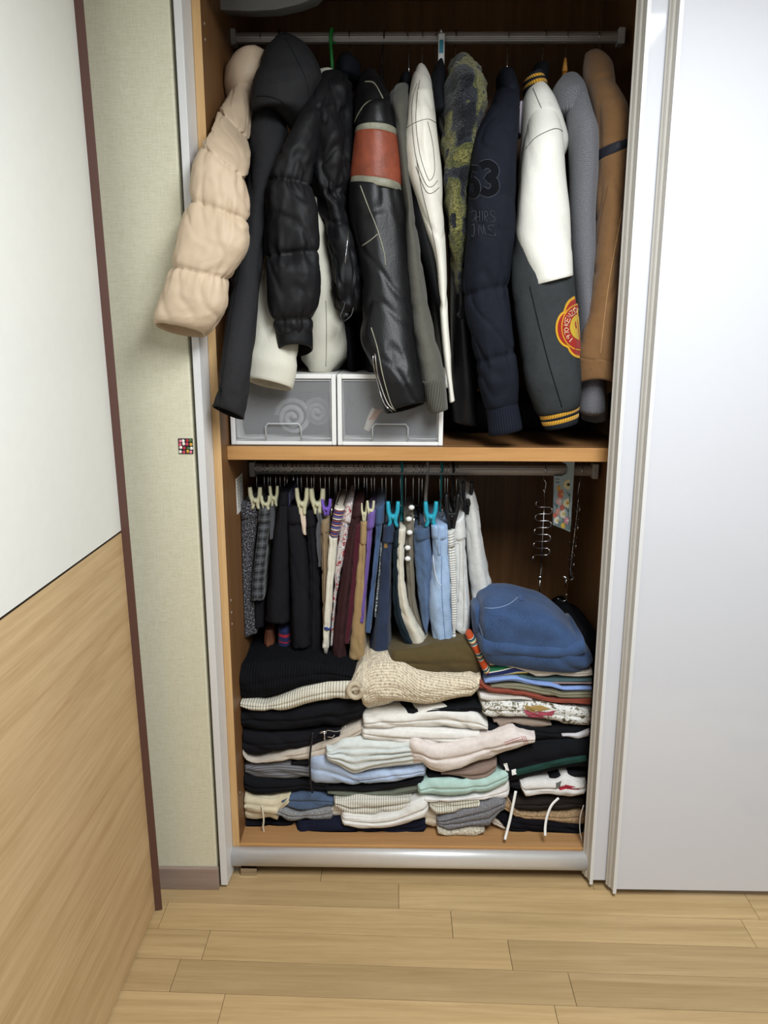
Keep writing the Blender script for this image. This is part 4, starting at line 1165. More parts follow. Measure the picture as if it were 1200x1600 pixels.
bottom('black_skirt', 'plain black skirt with straight hem, below the cream clip', [(446, 796, 465, 793), (446, 820, 470, 818), (449, 870, 480, 870), (452, 940, 484, 940), (453, 1015, 485, 1013)], cloth('1e1e23'), Y=1.93, hook=464, hl='chrome clip hanger of the plain black skirt', fa=.003)
bottom('cream_shorts', 'narrow cream pink waistband between the black skirts', [(466, 795, 474, 792), (468, 815, 476, 815), (474, 835, 477, 836)], cloth('dcc9b6'), 'shorts', Y=1.94, hook=479, hl='clip hanger with cream clip above the cream waistband', clipc=(472, 783, 19, 42, CREAMP, .3))
bottom('lace_hem_skirt', 'black skirt with scalloped lace hem', [(477, 802, 490, 798), (480, 840, 494, 836), (484, 900, 498, 900), (480, 1000, 500, 1000), (478, 1036, 498, 1036)], cloth('1d1d22'), Y=1.945, hook=486, hl='clip hanger with cream clip above the lace hem skirt', clipc=(496, 783, 22, 40, CREAMP, .2))
g_ = bpy.data.objects['lace_hem_skirt']
vs = []; K = 25
for i in range(K):
    x = 474 + 26 * i / (K - 1); yb_ = 1036 + 5 * abs(math.sin(i / (K - 1) * math.pi * 3.5))
    vs += [at(x, 1018, 1.944), at(x, yb_, 1.944), at(x, 1018, 1.946), at(x, yb_, 1.946)]
fs = []
for i in range(K - 1):
    a = i * 4; fs += [(a, a + 1, a + 5, a + 4), (a + 2, a + 6, a + 7, a + 3), (a + 1, a + 3, a + 7, a + 5), (a, a + 4, a + 6, a + 2)]
put('lace', vs, fs, cloth('202026', 'tweed', .9), g_, False)
bottom('grey_trousers', 'dark grey trousers with pinched waist beside the purple clip', [(491, 796, 502, 793), (495, 815, 504, 812), (493, 840, 503, 838), (497, 886, 502, 886)], cloth('55565b'), 'trousers', Y=1.938, hook=500, hl='clip hanger with purple clip beside the dark grey trousers', clipc=(510, 792, 15, 26, PURP, .2))
bottom('tan_trousers', 'tan trousers hanging beside the white skirt', [(501, 817, 513, 812), (500, 835, 514, 832), (502, 880, 512, 880), (503, 940, 510, 940), (505, 1000, 508, 1000)], cloth('8f7b60'), 'trousers', Y=1.935, hook=514, hl='chrome clip hanger of the tan trousers')
WV = cloth('e0dccd')
ETH = ramp_v('woven_waistband', [(0, 'e9e0d0'), (.08, '2b2240'), (.18, 'a8553a'), (.26, '2d2b55'), (.38, '5e5aa6'), (.46, '2b2240'), (.54, 'b8613f'), (.62, 'd9cfc2'), (.68, '2d2b55'), (.8, '6a64ac'), (.9, '2b2240'), (.96, 'c3b7a8')], 1, 38)
bottom('white_skirt', 'white skirt with a patterned woven waistband and blue hem stripe', [(514, 838, 527, 842), (512, 880, 524, 880), (509, 930, 520, 930), (506, 975, 517, 977), (504, 1013, 514, 1015)], WV, Y=1.925, hook=523, hl='white hanger with chrome clip above the patterned waistband', hy=775,
       parts=(('waistband', [(521, 795, 538, 798), (517, 815, 534, 818), (514, 838, 528, 841)], ETH), ('hem_stripe', [(505.5, 981, 516.6, 983), (505.2, 984, 516.2, 986)], cloth('2f3f7a')), ('lining_hem', [(505, 1013, 512, 1015), (506, 1021, 511, 1022)], cloth('8f8a80'))), fa=.003)
t = NT('floral_cotton'); v = t.n('ShaderNodeTexVoronoi'); v.inputs['Scale'].default_value = 70; t.l(t.coord('UV'), v.inputs['Vector'])
FLO = t.done(t.ramp(t.noise(t.coord('UV'), 55, 3, .7, 1.5), [(.36, '9a2c3c'), (.43, 'd8d0cc'), (.54, 'c9c5c8'), (.6, '7c8698'), (.68, 'a33846')], 'CONSTANT'), .85, .2)
bottom('floral_skirt', 'grey and red floral print skirt right of the white skirt', [(541, 790, 550, 786), (534, 815, 548, 820), (529, 850, 545, 850), (524, 890, 534, 890), (520, 940, 526, 940), (515, 1010, 520, 1010)], FLO, Y=1.935, hook=531, hl='chrome clip hanger of the floral skirt', hy=772)
bottom('brown_skirt', 'dark maroon brown skirt with a slanting front edge', [(552, 790, 567, 784), (549, 810, 565, 806), (541, 850, 556, 850), (530, 920, 549, 920), (521, 990, 542, 990), (516, 1038, 541, 1035)], cloth('3d2628'), Y=1.925, hook=541, hl='chrome clip hanger of the maroon brown skirt', hy=775)
bottom('velvet_trousers', 'wine red velvet trousers beside the khaki skirt', [(553, 823, 563, 819), (551, 860, 561, 858), (548, 900, 557, 900), (542, 960, 550, 960), (537, 1005, 545, 1006)], cloth('4a1424', 'plain', .7), 'trousers', Y=1.93, hook=569, hl='chrome clip hanger of the wine red trousers', hy=790)
bottom('khaki_skirt', 'khaki beige skirt with waistband', [(562, 850, 572, 852), (558, 890, 572, 890), (552, 960, 572, 960), (545, 1030, 572, 1035)], cloth('a1875f'), Y=1.925, hook=573, hl='chrome clip hanger of the khaki skirt', hy=790, parts=(('waistband', [(563, 817, 575, 816), (562, 850, 572, 852)], cloth('a58b63')),), clipc=(569, 800, 10, 30, CREAMP, .2))
bottom('corduroy_trousers', 'lilac purple corduroy trousers', [(575, 803, 586, 799), (573, 840, 583, 838), (571, 880, 578, 880), (567, 930, 573, 930), (562, 974, 569, 975)], cloth('7e63b4', 'ribv', .9, 1.5), 'trousers', Y=1.92, hook=585, hl='cream clip hanger of the purple corduroy trousers', hy=785, clipc=(579, 795, 12, 26, CREAMP, .2))
bottom('denim_trousers', 'blue denim trousers right of the purple corduroys', [(587, 797, 600, 790), (586, 830, 597, 830), (582, 880, 592, 880), (575, 940, 586, 940), (570, 975, 583, 975), (568, 989, 581, 990)], cloth('36507a', 'denim'), 'jeans', Y=1.925, hook=597, hl='chrome clip hanger of the blue denim trousers', hy=782)
bottom('ripped_jeans', 'narrow strip of frayed pale denim between the blue jeans', [(593, 850, 598, 850), (590, 895, 595, 895), (586, 930, 592, 930), (583, 965, 588, 965)], cloth('98a2a8', 'tweed', .9, .6), 'jeans', Y=1.935, hook=603, hl='chrome clip hanger of the frayed pale denim', hy=800)
_, dj = bottom('dark_jeans', 'dark indigo jeans with a brass zip, below the first turquoise clip', [(600, 826, 616, 818), (597, 860, 615, 860), (592, 920, 613, 920), (585, 990, 612, 990), (581, 1030, 612, 1036)], cloth('22304f', 'denim'), 'jeans', Y=1.92, hook=626, hl='teal plastic clip hanger of the dark indigo jeans', hy=775, clipc=(614, 803, 19, 40, TURQ, .7))
ribbon('zip_fly', dj, [(604, 828), (603.5, 840), (603, 856)], 5, plainmat('brass', 'a98f62', .4, .5, .7), .0015)
bottom('dark_jeans', 'dark indigo jeans leg reaching lowest behind the khaki skirt', [(580, 985, 592, 985), (577, 1010, 592, 1010), (572, 1044, 590, 1040)], cloth('1f2a48', 'denim'), 'jeans', Y=1.95, hook=612, hl='dark hanger above the dark indigo jeans', hy=800)
bottom('teal_trousers', 'blackish teal trousers sweeping to the right in front of white satin', [(616, 834, 624, 828), (614, 880, 623, 880), (614, 940, 625, 940), (619, 975, 632, 970), (632, 1005, 645, 1000), (645, 1030, 652, 1025)], cloth('1e2a32'), 'trousers', Y=1.915, hook=634, hl='blue stemmed hanger of the blackish teal trousers', hy=800)
SAT = cloth('dbd6c6', 'plain', .4)
bottom('satin_trousers', 'white satin trousers twisting toward the right', [(622, 829, 633, 827), (620, 850, 631, 850), (621, 890, 629, 890), (624, 930, 634, 930), (627, 960, 642, 958), (634, 985, 655, 980), (640, 1010, 668, 1000), (628, 1024, 672, 1022), (652, 1032, 668, 1036)], SAT, 'trousers', Y=1.918, hook=646, hl='thin chrome hanger of the white satin trousers', hy=790, fa=.008)
bottom('taupe_trousers', 'taupe trousers behind the row of white knobs', [(632, 812, 646, 810), (632, 850, 647, 850), (635, 900, 648, 900), (640, 950, 652, 950), (655, 1000, 672, 1000), (662, 1030, 680, 1032)], cloth('7d7668', 'plain', .6), 'trousers', Y=1.945, hook=655, hl='grey hanger above the taupe trousers', hy=800)
kh = thing('multi_hanger', 'black trouser hanger with five white round knobs', 'hanger', GLH)
P, X = hook_pts(660, 700, LZ, LR); P.append(Vector((X, YR, at(660, 780, YR).z))); tube('hook', P, .0016, STEEL, kh, 6, smooth_n=2)
kp = [(643, 793), (639, 811), (640, 832), (637, 856), (637, 873)]
tube('post', [Vector((X, YR, at(660, 779, YR).z))] + [Vector((X, YR, at(x, y, YR).z)) for x, y in kp], .003, BLACKP, kh, 6)
for x, y in kp:
    a = at(x, y, 1.935); b = Vector((X, YR, at(x, y, YR).z))
    tube('swing_arm', [a, Vector((a.x + .006, a.y + .03, a.z)), b], .0025, BLACKP, kh, 6)
    ball('knob', a, .0068, WHITEPL, kh, 1.2, 1, 1)
DN = cloth('46628a', 'denim')
bottom('denim_shorts', 'mid blue denim shorts with frayed hem under the second turquoise clip', [(648, 833, 671, 825), (648, 860, 674, 858), (651, 900, 675, 900), (655, 940, 673, 940), (660, 975, 672, 975), (664, 990, 669, 990)], DN, 'shorts', Y=1.925, hook=666, hl='grey plastic hanger of the mid blue denim shorts', hy=790, parts=(('waistband', [(648, 832, 672, 824), (648, 846, 673, 842)], cloth('3c5579', 'denim')),), clipc=(673, 803, 20, 40, TURQ, .7), fa=.007)
LD = cloth('86a3c8', 'denim')
_, ol = bottom('pale_jeans', 'pale blue denim jeans hanging lowest in the row', [(676, 824, 699, 824), (677, 860, 700, 860), (674, 900, 703, 900), (669, 945, 706, 945), (677, 1000, 707, 1000), (686, 1044, 708, 1041)], LD, 'jeans', Y=1.912, hook=688, hl='teal plastic clip hanger of the pale blue jeans', hy=775, parts=(('waistband', [(675, 823, 699, 823), (676, 843, 700, 843)], cloth('7f9cc4', 'denim')), ('belt_loop', [(683, 822, 690, 822), (683, 868, 690, 868)], cloth('7a97bf', 'denim'))), fa=.006)
trace('seam_line', ol, [(690, 868), (690, 920), (694, 980), (699, 1040)], .001, cloth('6c88b0'), .0005)
trace('pocket_edge', ol, [(677, 868), (680, 895), (686, 912), (690, 914)], .001, cloth('e6e9ea'), .0005)
WT = cloth('dcdedd')
bottom('white_jeans', 'white frayed hem jeans beside the pale blue jeans', [(699, 832, 710, 828), (701, 880, 712, 880), (704, 930, 713, 930), (706, 990, 712, 990), (707, 1018, 712, 1017)], cloth('e0e1de', 'ribv', .9, .8), 'jeans', Y=1.92, hook=700, hl='black clip hanger of the white frayed jeans', hy=800)
bottom('pale_denim_skirt', 'hem corner of pale blue denim under the white jeans', [(706, 990, 714, 990), (708, 1003, 722, 1000), (712, 1012, 725, 1006)], cloth('8ba6c6', 'denim'), Y=1.945, hook=696, hl='teal clip hanger behind the pale blue jeans', hy=800)
_, ow = bottom('white_jeans', 'white jeans with stitched pockets, second from the open end of the row', [(706, 822, 727, 806), (709, 850, 730, 848), (711, 900, 733, 900), (711, 950, 737, 950), (709, 985, 738, 985), (720, 992, 730, 992)], WT, 'jeans', Y=1.93, hook=708, hl='black plastic clip hanger of the stitched white jeans', hy=775, clipc=(706, 800, 22, 60, BLACKP, .1), fa=.006, ff=24)
for pts in ([(707, 832), (718, 826), (727, 818)], [(709, 846), (716, 843), (722, 838), (724, 880), (725, 950), (724, 980)], [(712, 850), (718, 852), (718, 900), (716, 940)]):
    trace('stitch_line', ow, pts, .0009, cloth('b9bab8'), .0004)
bottom('white_shorts', 'wide white shorts, last in the lower row before the empty rail', [(727, 776, 742, 772), (728, 800, 749, 797), (730, 840, 755, 838), (733, 890, 764, 888), (738, 925, 771, 918), (742, 945, 762, 938)], cloth('d9dad8'), 'shorts', Y=1.96, hook=714, hl='black plastic hanger with long clip on the wide white shorts', hy=770, clipc=(730, 778, 16, 52, BLACKP, .1), fa=.008, ff=24)
# more hooks of hidden hangers, with nothing of their garments in view
for x, lab in ((420, 'over the grey checked skirt'), (436, 'just left of the ribbed skirt'), (491, 'over the lace hem skirt'), (508, 'over the tan trousers'), (527, 'over the patterned waistband'), (553, 'over the maroon brown skirt'), (560, 'over the wine red trousers'), (579, 'over the purple corduroys')):
    hanger(x, 792 - (x % 3) * 4, 'thin chrome hanger hook ' + lab, upper=False, group='crowded chrome hangers on the lower rail', arm=.10, r=.0012, drift=R.uniform(-.006, .006))
tealh = thing('clothes_hanger', 'teal plastic hanger with broad hook over the dark indigo jeans', 'hanger', GLH)
P, X = hook_pts(628, 700, LZ, LR); P = [p + Vector((0, -.002, .002)) for p in P]; P.append(Vector((X, YR - .03, at(628, 800, YR).z)))
tube('hook', P, .0036, TEALP, tealh, 8, smooth_n=2); tube('bar', [Vector((X, YR - .10, at(628, 800, YR).z)), Vector((X, YR + .12, at(628, 800, YR).z))], .004, TEALP, tealh, 8)
tealh2 = thing('clothes_hanger', 'teal plastic hanger with broad hook over the pale blue jeans', 'hanger', GLH)
P, X = hook_pts(690, 700, LZ, LR); P = [p + Vector((0, -.002, .002)) for p in P]; P.append(Vector((X - .002, YR - .03, at(690, 800, YR).z)))
tube('hook', P, .0036, TEALP, tealh2, 8, smooth_n=2); tube('bar', [Vector((X, YR - .10, at(690, 800, YR).z)), Vector((X, YR + .12, at(690, 800, YR).z))], .004, TEALP, tealh2, 8)
gh3 = thing('clothes_hanger', 'thick pale grey plastic hanger between the two teal ones', 'hanger', GLH)
P, X = hook_pts(668, 700, LZ, LR); P = [p + Vector((0, -.002, .002)) for p in P]; P.append(Vector((X - .004, YR - .03, at(668, 765, YR).z))); P.append(Vector((X - .007, YR - .04, at(668, 800, YR).z)))
tube('hook', P, [.0034, .0034, .0036, .005], GREYP, gh3, 8, smooth_n=2)
tube('bar', [P[-1] + Vector((0, -.07, 0)), P[-1] + Vector((0, .14, 0))], .004, GREYP, gh3, 8)
bh3 = thing('clothes_hanger', 'black plastic hanger with broad hook, last before the empty stretch of rail', 'hanger', GLH)
P, X = hook_pts(708, 700, LZ, LR); P = [p + Vector((0, -.002, .002)) for p in P]; P.append(Vector((X, YR - .02, at(708, 790, YR).z)))
tube('hook', P, .0036, BLACKP, bh3, 8, smooth_n=2); tube('bar', [P[-1] + Vector((0, -.09, 0)), P[-1] + Vector((0, .13, 0))], .004, BLACKP, bh3, 8)
# things hanging behind and below the skirts
bottom('brown_skirt', 'brown leather hem showing under the ribbed black skirt', [(414, 985, 424, 985), (413, 1000, 425, 1000), (412, 1010, 426, 1011)], cloth('6e4432', 'leather', .5), Y=1.98, hook=444, hl='hidden chrome hanger of the brown leather hem', hy=790)
PLD = ramp_v('red_navy_check', [(0, '232b55'), (.36, '232b55'), (.4, 'b0263a'), (.56, 'b0263a'), (.6, '2a2f5a'), (.9, 'a32337')], 1, 26)
bottom('checked_skirt', 'navy skirt with red bands showing under the black skirts', [(434, 985, 453, 985), (433, 1010, 455, 1010), (433, 1036, 456, 1030), (440, 1042, 452, 1039)], PLD, Y=1.97, hook=470, hl='hidden chrome hanger of the navy and red banded skirt', hy=792)
bottom('grey_scarf', 'dark grey ribbed knit hanging lowest under the navy and red skirt', [(408, 1020, 436, 1020), (409, 1035, 470, 1032), (416, 1043, 440, 1044), (420, 1050, 428, 1051)], cloth('37373a'), 'garment', Y=1.985, hook=458, hl='hidden chrome hanger of the dark grey knit', hy=794)
# multi tier trouser hangers at the empty end
for (hx, tilt, lab, pxs) in ((851, -1, 'chrome S shaped trouser rack hanger left of the floral packet', 0), (908, -1, 'chrome S shaped trouser rack hanger right of the floral packet, seen edge on', 1)):
    g = thing('trouser_rack', lab, 'hanger', 'chrome trouser racks at the empty end of the lower rail')
    P, X = hook_pts(hx, 700, LZ, LR)
    top_ = at(hx - 1 if not pxs else hx - 6, 775, YR)
    tube('hook', P + [Vector((top_.x + .004, YR, (LZ + top_.z) / 2)), top_], .0016, STEEL, g, 6, smooth_n=2)
    if not pxs:
        stem = [at(851, 775, YR), at(848, 840, YR), at(845, 897, YR)]
        tube('stem', stem, .0020, STEEL, g, 6)
        S = []
        for i in range(9):
            y_ = 787.0 + 10.7 * i; xc = 850.5 - (y_ - 787) * .058; sd = -1 if i % 2 == 0 else 1
            for an in (-80, -40, 0, 40, 80):
                S.append((xc + sd * (6.5 + 6.5 * math.cos(math.radians(an))), y_ + 5.35 * math.sin(math.radians(an))))
        tube('serpentine_wire', [at(x, y, YR - .012 - .010 * ((x - 848) / 13) ** 2) for x, y in S], .0014, STEEL, g, 6, smooth_n=3)
        ball('swivel', at(844, 902, YR), .007, STEEL, g, 1, 1, 1)
        tube('lower_stem', [at(844, 904, YR), at(843, 920, YR), at(843, 933, YR)], .0016, STEEL, g, 6)
        tube('lower_hook', [at(843, 931, YR - .01), at(840, 934, YR - .02), at(840, 944, YR - .02), at(845, 948, YR - .01)], .0016, STEEL, g, 6, smooth_n=3)
        ball('swivel', at(850.5, 766, YR), .005, STEEL, g)
    else:
        tube('stem', [at(904, 776, YR), at(899, 825, YR), at(891, 893, YR), at(896, 900, YR), at(893, 906, YR), at(882, 902, YR)], .0020, STEEL, g, 6, smooth_n=3)
        for i in range(8):
            y = 785 + i * 14; xc = 903 - (y - 776) * .105
            sd = 1 if i % 2 else -1
            b = at(xc, y, YR)
            tube('rung', [b, b + Vector((sd * .006, .05 * sd, .004)), b + Vector((sd * .009, .07 * sd, .0)), b + Vector((sd * .009, .07 * sd, -.008)), b + Vector((sd * .006, .05 * sd, -.014)), b + Vector((0, -.03 * sd, -.016))], .0013, STEEL, g, 6, smooth_n=3)
        tube('clip', [at(880, 900, YR), at(885, 904, YR), at(888, 903, YR)], .003, STEEL, g, 6)
        tube('lower_stem', [at(885, 905, YR), at(883, 917, YR)], .0018, STEEL, g, 6)
        tube('lower_hook', [at(885, 928, YR), at(887, 932, YR), at(884, 938, YR), at(878, 939, YR), at(871, 935, YR)], .0014, STEEL, g, 6, smooth_n=3)
# floral dehumidifier packet
g = thing('moisture_packet', 'pale grey packet printed with flowers hanging from the lower rail', 'packet')
YPk = YR - .022
out = [(896, 719), (898, 719), (891, 831), (864, 820), (866, 744), (878, 744), (886, 740), (888, 733), (885, 725), (876, 721), (870, 721), (870, 719)]
dd = Vector((0, .012, 0)); YPf = lambda x: YPk - (x - 880) * .0006
vs = [at(x, y, YPf(x)) for x, y in out]; n_ = len(vs); vs += [v + Vector((0, .008, 0)) for v in vs]
bmx = bmesh.new(); bv_ = [bmx.verts.new(v) for v in vs]
f0 = bmx.faces.new(bv_[:n_]); f1 = bmx.faces.new(bv_[n_:][::-1])
for i in range(n_): bmx.faces.new((bv_[i], bv_[n_ + i], bv_[n_ + (i + 1) % n_], bv_[(i + 1) % n_]))
bmesh.ops.recalc_face_normals(bmx, faces=bmx.faces); bmesh.ops.triangulate(bmx, faces=[f for f in bmx.faces if len(f.verts) > 4])
put_bm('packet', bmx, plainmat('packet_paper', '9fb2b8', .5, .4), g)


def disc(name, x, y, r, mat, Y, lift, par):
    c = at(x, y, Y) + Vector((0, -lift, 0)); k = (at(x + 1, y, Y) - at(x, y, Y)).length
    K = 12; vs = [c] + [c + Vector((math.cos(2 * math.pi * i / K) * r * k * (1 + .12 * (i % 2)), 0, math.sin(2 * math.pi * i / K) * r * k * (1 + .12 * (i % 2)))) for i in range(K)]
    vs += [v + Vector((0, lift * .8, 0)) for v in vs[1:]]
    fs = [(0, 1 + (i + 1) % K, 1 + i) for i in range(K)] + [(1 + i, 1 + (i + 1) % K, 1 + K + (i + 1) % K, 1 + K + i) for i in range(K)]
    put(name, vs, fs, mat, par, False)


FLW = [(888, 757, 7.5, 'ece3b0', '3a2c18'), (874, 763, 4, 'e3b04c', 0), (878, 772, 6.5, 'd97a62', 'e8b060'), (875, 783, 6, 'e8b9b4', 'f3ede0'), (887, 786, 7, 'efe6bf', 'd29a34'), (880, 793, 5, 'cf6f62', 0), (873, 799, 5, 'dfa59b', 0), (869, 805, 5, 'd77a66', 0), (881, 803, 6.5, 'f0ead2', 'e2c95f'), (871, 813, 5.5, 'efebe0', 'e8c460'), (887, 813, 5.5, 'e59aa6', 'f4ede4'), (881, 821, 4.5, 'ecc550', 0)]
for i in range(11):
    x = 868 + i * 2.2; y0 = 812 + R.uniform(-6, 4)
    tube('printed_stem', [at(x, y0, YPf(x)) - dd * .05, at(x + .5, 820 + (x - 864) * .35, YPf(x)) - dd * .05], .0009, plainmat('stem_green', '2f5a4a', .6), g, 4)
for x, y in ((890, 773), (888, 797), (870, 790)):
    tube('printed_leaf', [at(x - 4, y - 4, YPf(x)) - dd * .05, at(x, y + 3, YPf(x)) - dd * .05, at(x + 4, y - 4, YPf(x)) - dd * .05], .0009, plainmat('stem_green', '2f5a4a', .6), g, 4)
    tube('printed_leaf', [at(x, y - 3, YPf(x)) - dd * .05, at(x, y + 12, YPf(x)) - dd * .05], .0009, plainmat('stem_green', '2f5a4a', .6), g, 4)
for (x, y, r_, c1, c2) in FLW:
    disc('printed_flower', x, y, r_, plainmat('print_' + c1, c1, .6), YPf(x), .0012, g)
    if c2: disc('printed_flower', x, y, r_ * .32, plainmat('print_' + c2, c2, .6), YPf(x), .0018, g)
for i in range(2): tube('print_line', [at(868, 748 + i * 5, YPf(870)) - dd * .05, at(874, 749 + i * 5, YPf(874)) - dd * .05], .0009, plainmat('print_grey', '5f6f78', .6), g, 4)

# ------------------------------------------------------------------ folded piles on the base board
GF = 'folded clothes piled on the wardrobe base'


def fold(name, label, tops, bots, mat, cat='garment', Y=1.86, dep=.15, layers=0, fa=.006, ff=16, nose=.7, sub=(), caps='rr', bulge=.9, la=.004, wa=0, M=60, step=.010, fl_=9, cr=.005):
    if layers == 0: layers = 2 if max(b[1] for b in bots) - min(a[1] for a in tops) > 18 else 1; la = min(la, .004)
    g = thing(name, label, cat, GF)
    xs = sorted({p[0] for p in tops} | {p[0] for p in bots})

    def ev(c, x):
        if x <= c[0][0]: return c[0][1]
        for a, b in zip(c, c[1:]):
            if x <= b[0]: return a[1] + (b[1] - a[1]) * (x - a[0]) / (b[0] - a[0])
        return c[-1][1]
    keys = [(x, ev(tops, x), x, max(ev(bots, x), ev(tops, x) + 2)) for x in xs]
    o = loft('folded_cloth', keys, mat, g, Y=Y, dep=dep, sec='nose', nose=nose, M=M, step=step, fa=fa, ff=ff, fl_=fl_, layers=layers, la=la, caps=caps, bulge=bulge, wa=wa, cr=cr, cf=13)
    return g, o


BK = cloth('17181c'); BK2 = cloth('1c1c20'); NVY = cloth('191c2c')
# left pile, top to bottom
fold('knit_sweater', 'black ribbed sweater folded on top of the white ribbed one', [(376, 1046), (400, 1040), (470, 1036), (520, 1042), (548, 1050)], [(374, 1099), (400, 1101), (420, 1100), (450, 1088), (480, 1075), (510, 1069), (548, 1067)], cloth('141519', 'ribv', .95, .7), 'sweater', Y=1.85)
fold('knit_sweater', 'white ribbed sweater folded between two black ones', [(375, 1099), (400, 1101), (420, 1100), (450, 1088), (480, 1075), (510, 1069), (560, 1066)], [(378, 1106), (390, 1110), (450, 1111), (480, 1103), (510, 1097), (560, 1094)], cloth('dcd8c8', 'ribv', .95, .72), 'sweater', Y=1.838)
fold('sweatshirt', 'thick black sweatshirt folded below the white ribbed sweater', [(374, 1114), (388, 1110), (450, 1111), (480, 1103), (510, 1097), (560, 1095)], [(373, 1140), (400, 1146), (460, 1146), (530, 1142), (561, 1128)], BK, 'sweatshirt', Y=1.845)
g, o = fold('hooded_sweatshirt', 'black zip hoodie folded with its drawcord hanging down', [(376, 1146), (440, 1148), (500, 1145), (530, 1143)], [(378, 1182), (395, 1187), (430, 1181), (470, 1172), (530, 1152)], cloth('1a1a1f'), 'sweatshirt', Y=1.845, layers=2, la=.003)
tube('drawcord', [at(489, 1144, 1.838), at(486, 1165, 1.826), at(484, 1190, 1.828), at(485, 1215, 1.824), at(488, 1239, 1.826)], .0026, BLACKP, g, 6, smooth_n=4)
tube('zipper', [at(506, 1144, 1.838), at(512, 1141, 1.832), at(525, 1143, 1.83), at(534, 1140, 1.832), at(540, 1134, 1.835)], .0014, STEEL, g, 6, smooth_n=3)
tube('zip_puller', [at(499, 1144, 1.835), at(510, 1143.5, 1.832)], .0036, STEEL, g, 8); tube('zip_puller', [at(507, 1144, 1.832), at(507, 1158, 1.83)], .002, STEEL, g, 8)
tube('zipper', [at(511, 1151, 1.835), at(519, 1152, 1.832), at(523, 1148, 1.835)], .0014, STEEL, g, 6, smooth_n=3)
fold('shirt', 'beige white shirt sagging under the black hoodie', [(378, 1174), (385, 1186), (400, 1189), (430, 1182), (470, 1172), (500, 1162), (530, 1148), (562, 1134)], [(382, 1188), (400, 1196), (430, 1194), (470, 1189), (500, 1184), (530, 1172), (563, 1152)], cloth('c9bfb2'), 'shirt', Y=1.842, fa=.006)
fold('sweater', 'grey marl sweater folded under the beige shirt', [(383, 1198), (395, 1196), (430, 1194), (470, 1196), (494, 1200)], [(384, 1210), (400, 1220), (440, 1222), (494, 1220)], cloth('77787e', 'rib', .95, .8), 'sweater', Y=1.848)
fold('black_garment', 'black top peeking out between the beige shirt and the drawcord', [(455, 1193), (480, 1188), (500, 1188)], [(460, 1196), (480, 1199), (500, 1202)], BK2, Y=1.85)
fold('trousers', 'black folded trousers under the grey sweater', [(379, 1212), (400, 1220), (440, 1222), (495, 1221), (515, 1226)], [(379, 1238), (395, 1245), (420, 1243), (470, 1240), (512, 1238)], BK, 'trousers', Y=1.846)
g, o = fold('drawstring_shorts', 'cream drawstring shorts folded in the lowest left corner', [(381, 1243), (400, 1246), (420, 1250), (450, 1242)], [(379, 1284), (400, 1286), (420, 1284), (432, 1290), (436, 1278), (450, 1258)], cloth('d8cdb0'), 'shorts', Y=1.835, dep=.11, layers=3, la=.005, fa=.010, ff=30)
tube('drawcord', [at(409, 1258, 1.828), at(412, 1280, 1.822), at(411, 1293, 1.822), at(414, 1305, 1.824)], .0024, cloth('dcd2ba'), g, 6, smooth_n=3)
fold('denim_shorts', 'dark blue denim shorts with gathered waist on the grey shorts', [(441, 1250), (455, 1242), (490, 1242), (520, 1248)], [(441, 1262), (470, 1270), (500, 1268), (515, 1262)], cloth('3d5274', 'denim'), 'shorts', Y=1.838, dep=.12, layers=2, fa=.006, ff=50)
fold('sweat_shorts', 'grey sweat shorts folded under the dark denim shorts', [(432, 1262), (470, 1270), (500, 1267), (516, 1262)], [(436, 1278), (450, 1287), (480, 1284), (515, 1284)], cloth('85878a', 'marl', .95), 'shorts', Y=1.836, dep=.12, layers=2, fa=.005)
fold('leggings', 'black leggings folded flat in the lowest left corner', [(380, 1284), (420, 1288), (455, 1284)], [(381, 1305), (420, 1302), (454, 1299)], cloth('14151b'), 'trousers', Y=1.846, dep=.12, layers=2)
fold('navy_trousers', 'navy trousers folded flat as the bottom of the second pile', [(474, 1290), (500, 1284), (560, 1284), (662, 1280)], [(469, 1319), (500, 1320), (570, 1319), (640, 1314), (662, 1305)], NVY, 'trousers', Y=1.822, dep=.14, fa=.003)
# second pile
fold('knit_blanket', 'chunky beige knit folded over on top of the second pile', [(548, 1070), (562, 1050), (585, 1040), (620, 1038), (660, 1056), (700, 1060), (735, 1062), (748, 1064)], [(548, 1088), (562, 1098), (566, 1118), (575, 1124), (640, 1113), (700, 1106), (738, 1100), (748, 1088)], cloth('ddd0b8', 'knit', .98, 1.5), 'blanket', Y=1.826, dep=.16, fa=.010, nose=1.4)
g = thing('knit_sleeve', 'rolled end of the chunky beige knit beside the white ribbed sweater', 'knitwear', GF)
P = []
for q in range(44):
    an = q * .33 - 1.2; r_ = .003 + .017 * q / 43
    P.append(at(554, 1080, 1.822) + Vector((r_ * math.cos(an), .0008 * (43 - q), r_ * 1.15 * math.sin(an))))
tube('roll', P, .007, cloth('d8cab0', 'knit', .98, 1.5), g, 8)
fold('olive_garment', 'olive brown garment laid over the beige knit under the hanging white satin', [(618, 1020), (650, 1016), (700, 1008), (742, 1006)], [(618, 1053), (650, 1058), (690, 1064), (742, 1067)], cloth('55482b'), Y=1.865, dep=.13, fa=.004)
fold('black_garment', 'black top squeezed between the beige knit and the white shirts', [(580, 1122), (640, 1113), (700, 1106), (745, 1102), (764, 1110)], [(580, 1126), (640, 1120), (690, 1113), (760, 1118)], BK, Y=1.842)
CRM = cloth('e6e4df')
fold('shirt', 'white shirt with folded flap, first below the beige knit', [(573, 1124), (600, 1120), (640, 1118), (690, 1110), (735, 1114), (748, 1120), (762, 1134)], [(570, 1138), (600, 1140), (640, 1142), (690, 1144), (740, 1146), (762, 1142)], CRM, 'shirt', Y=1.83, layers=2, fa=.007)
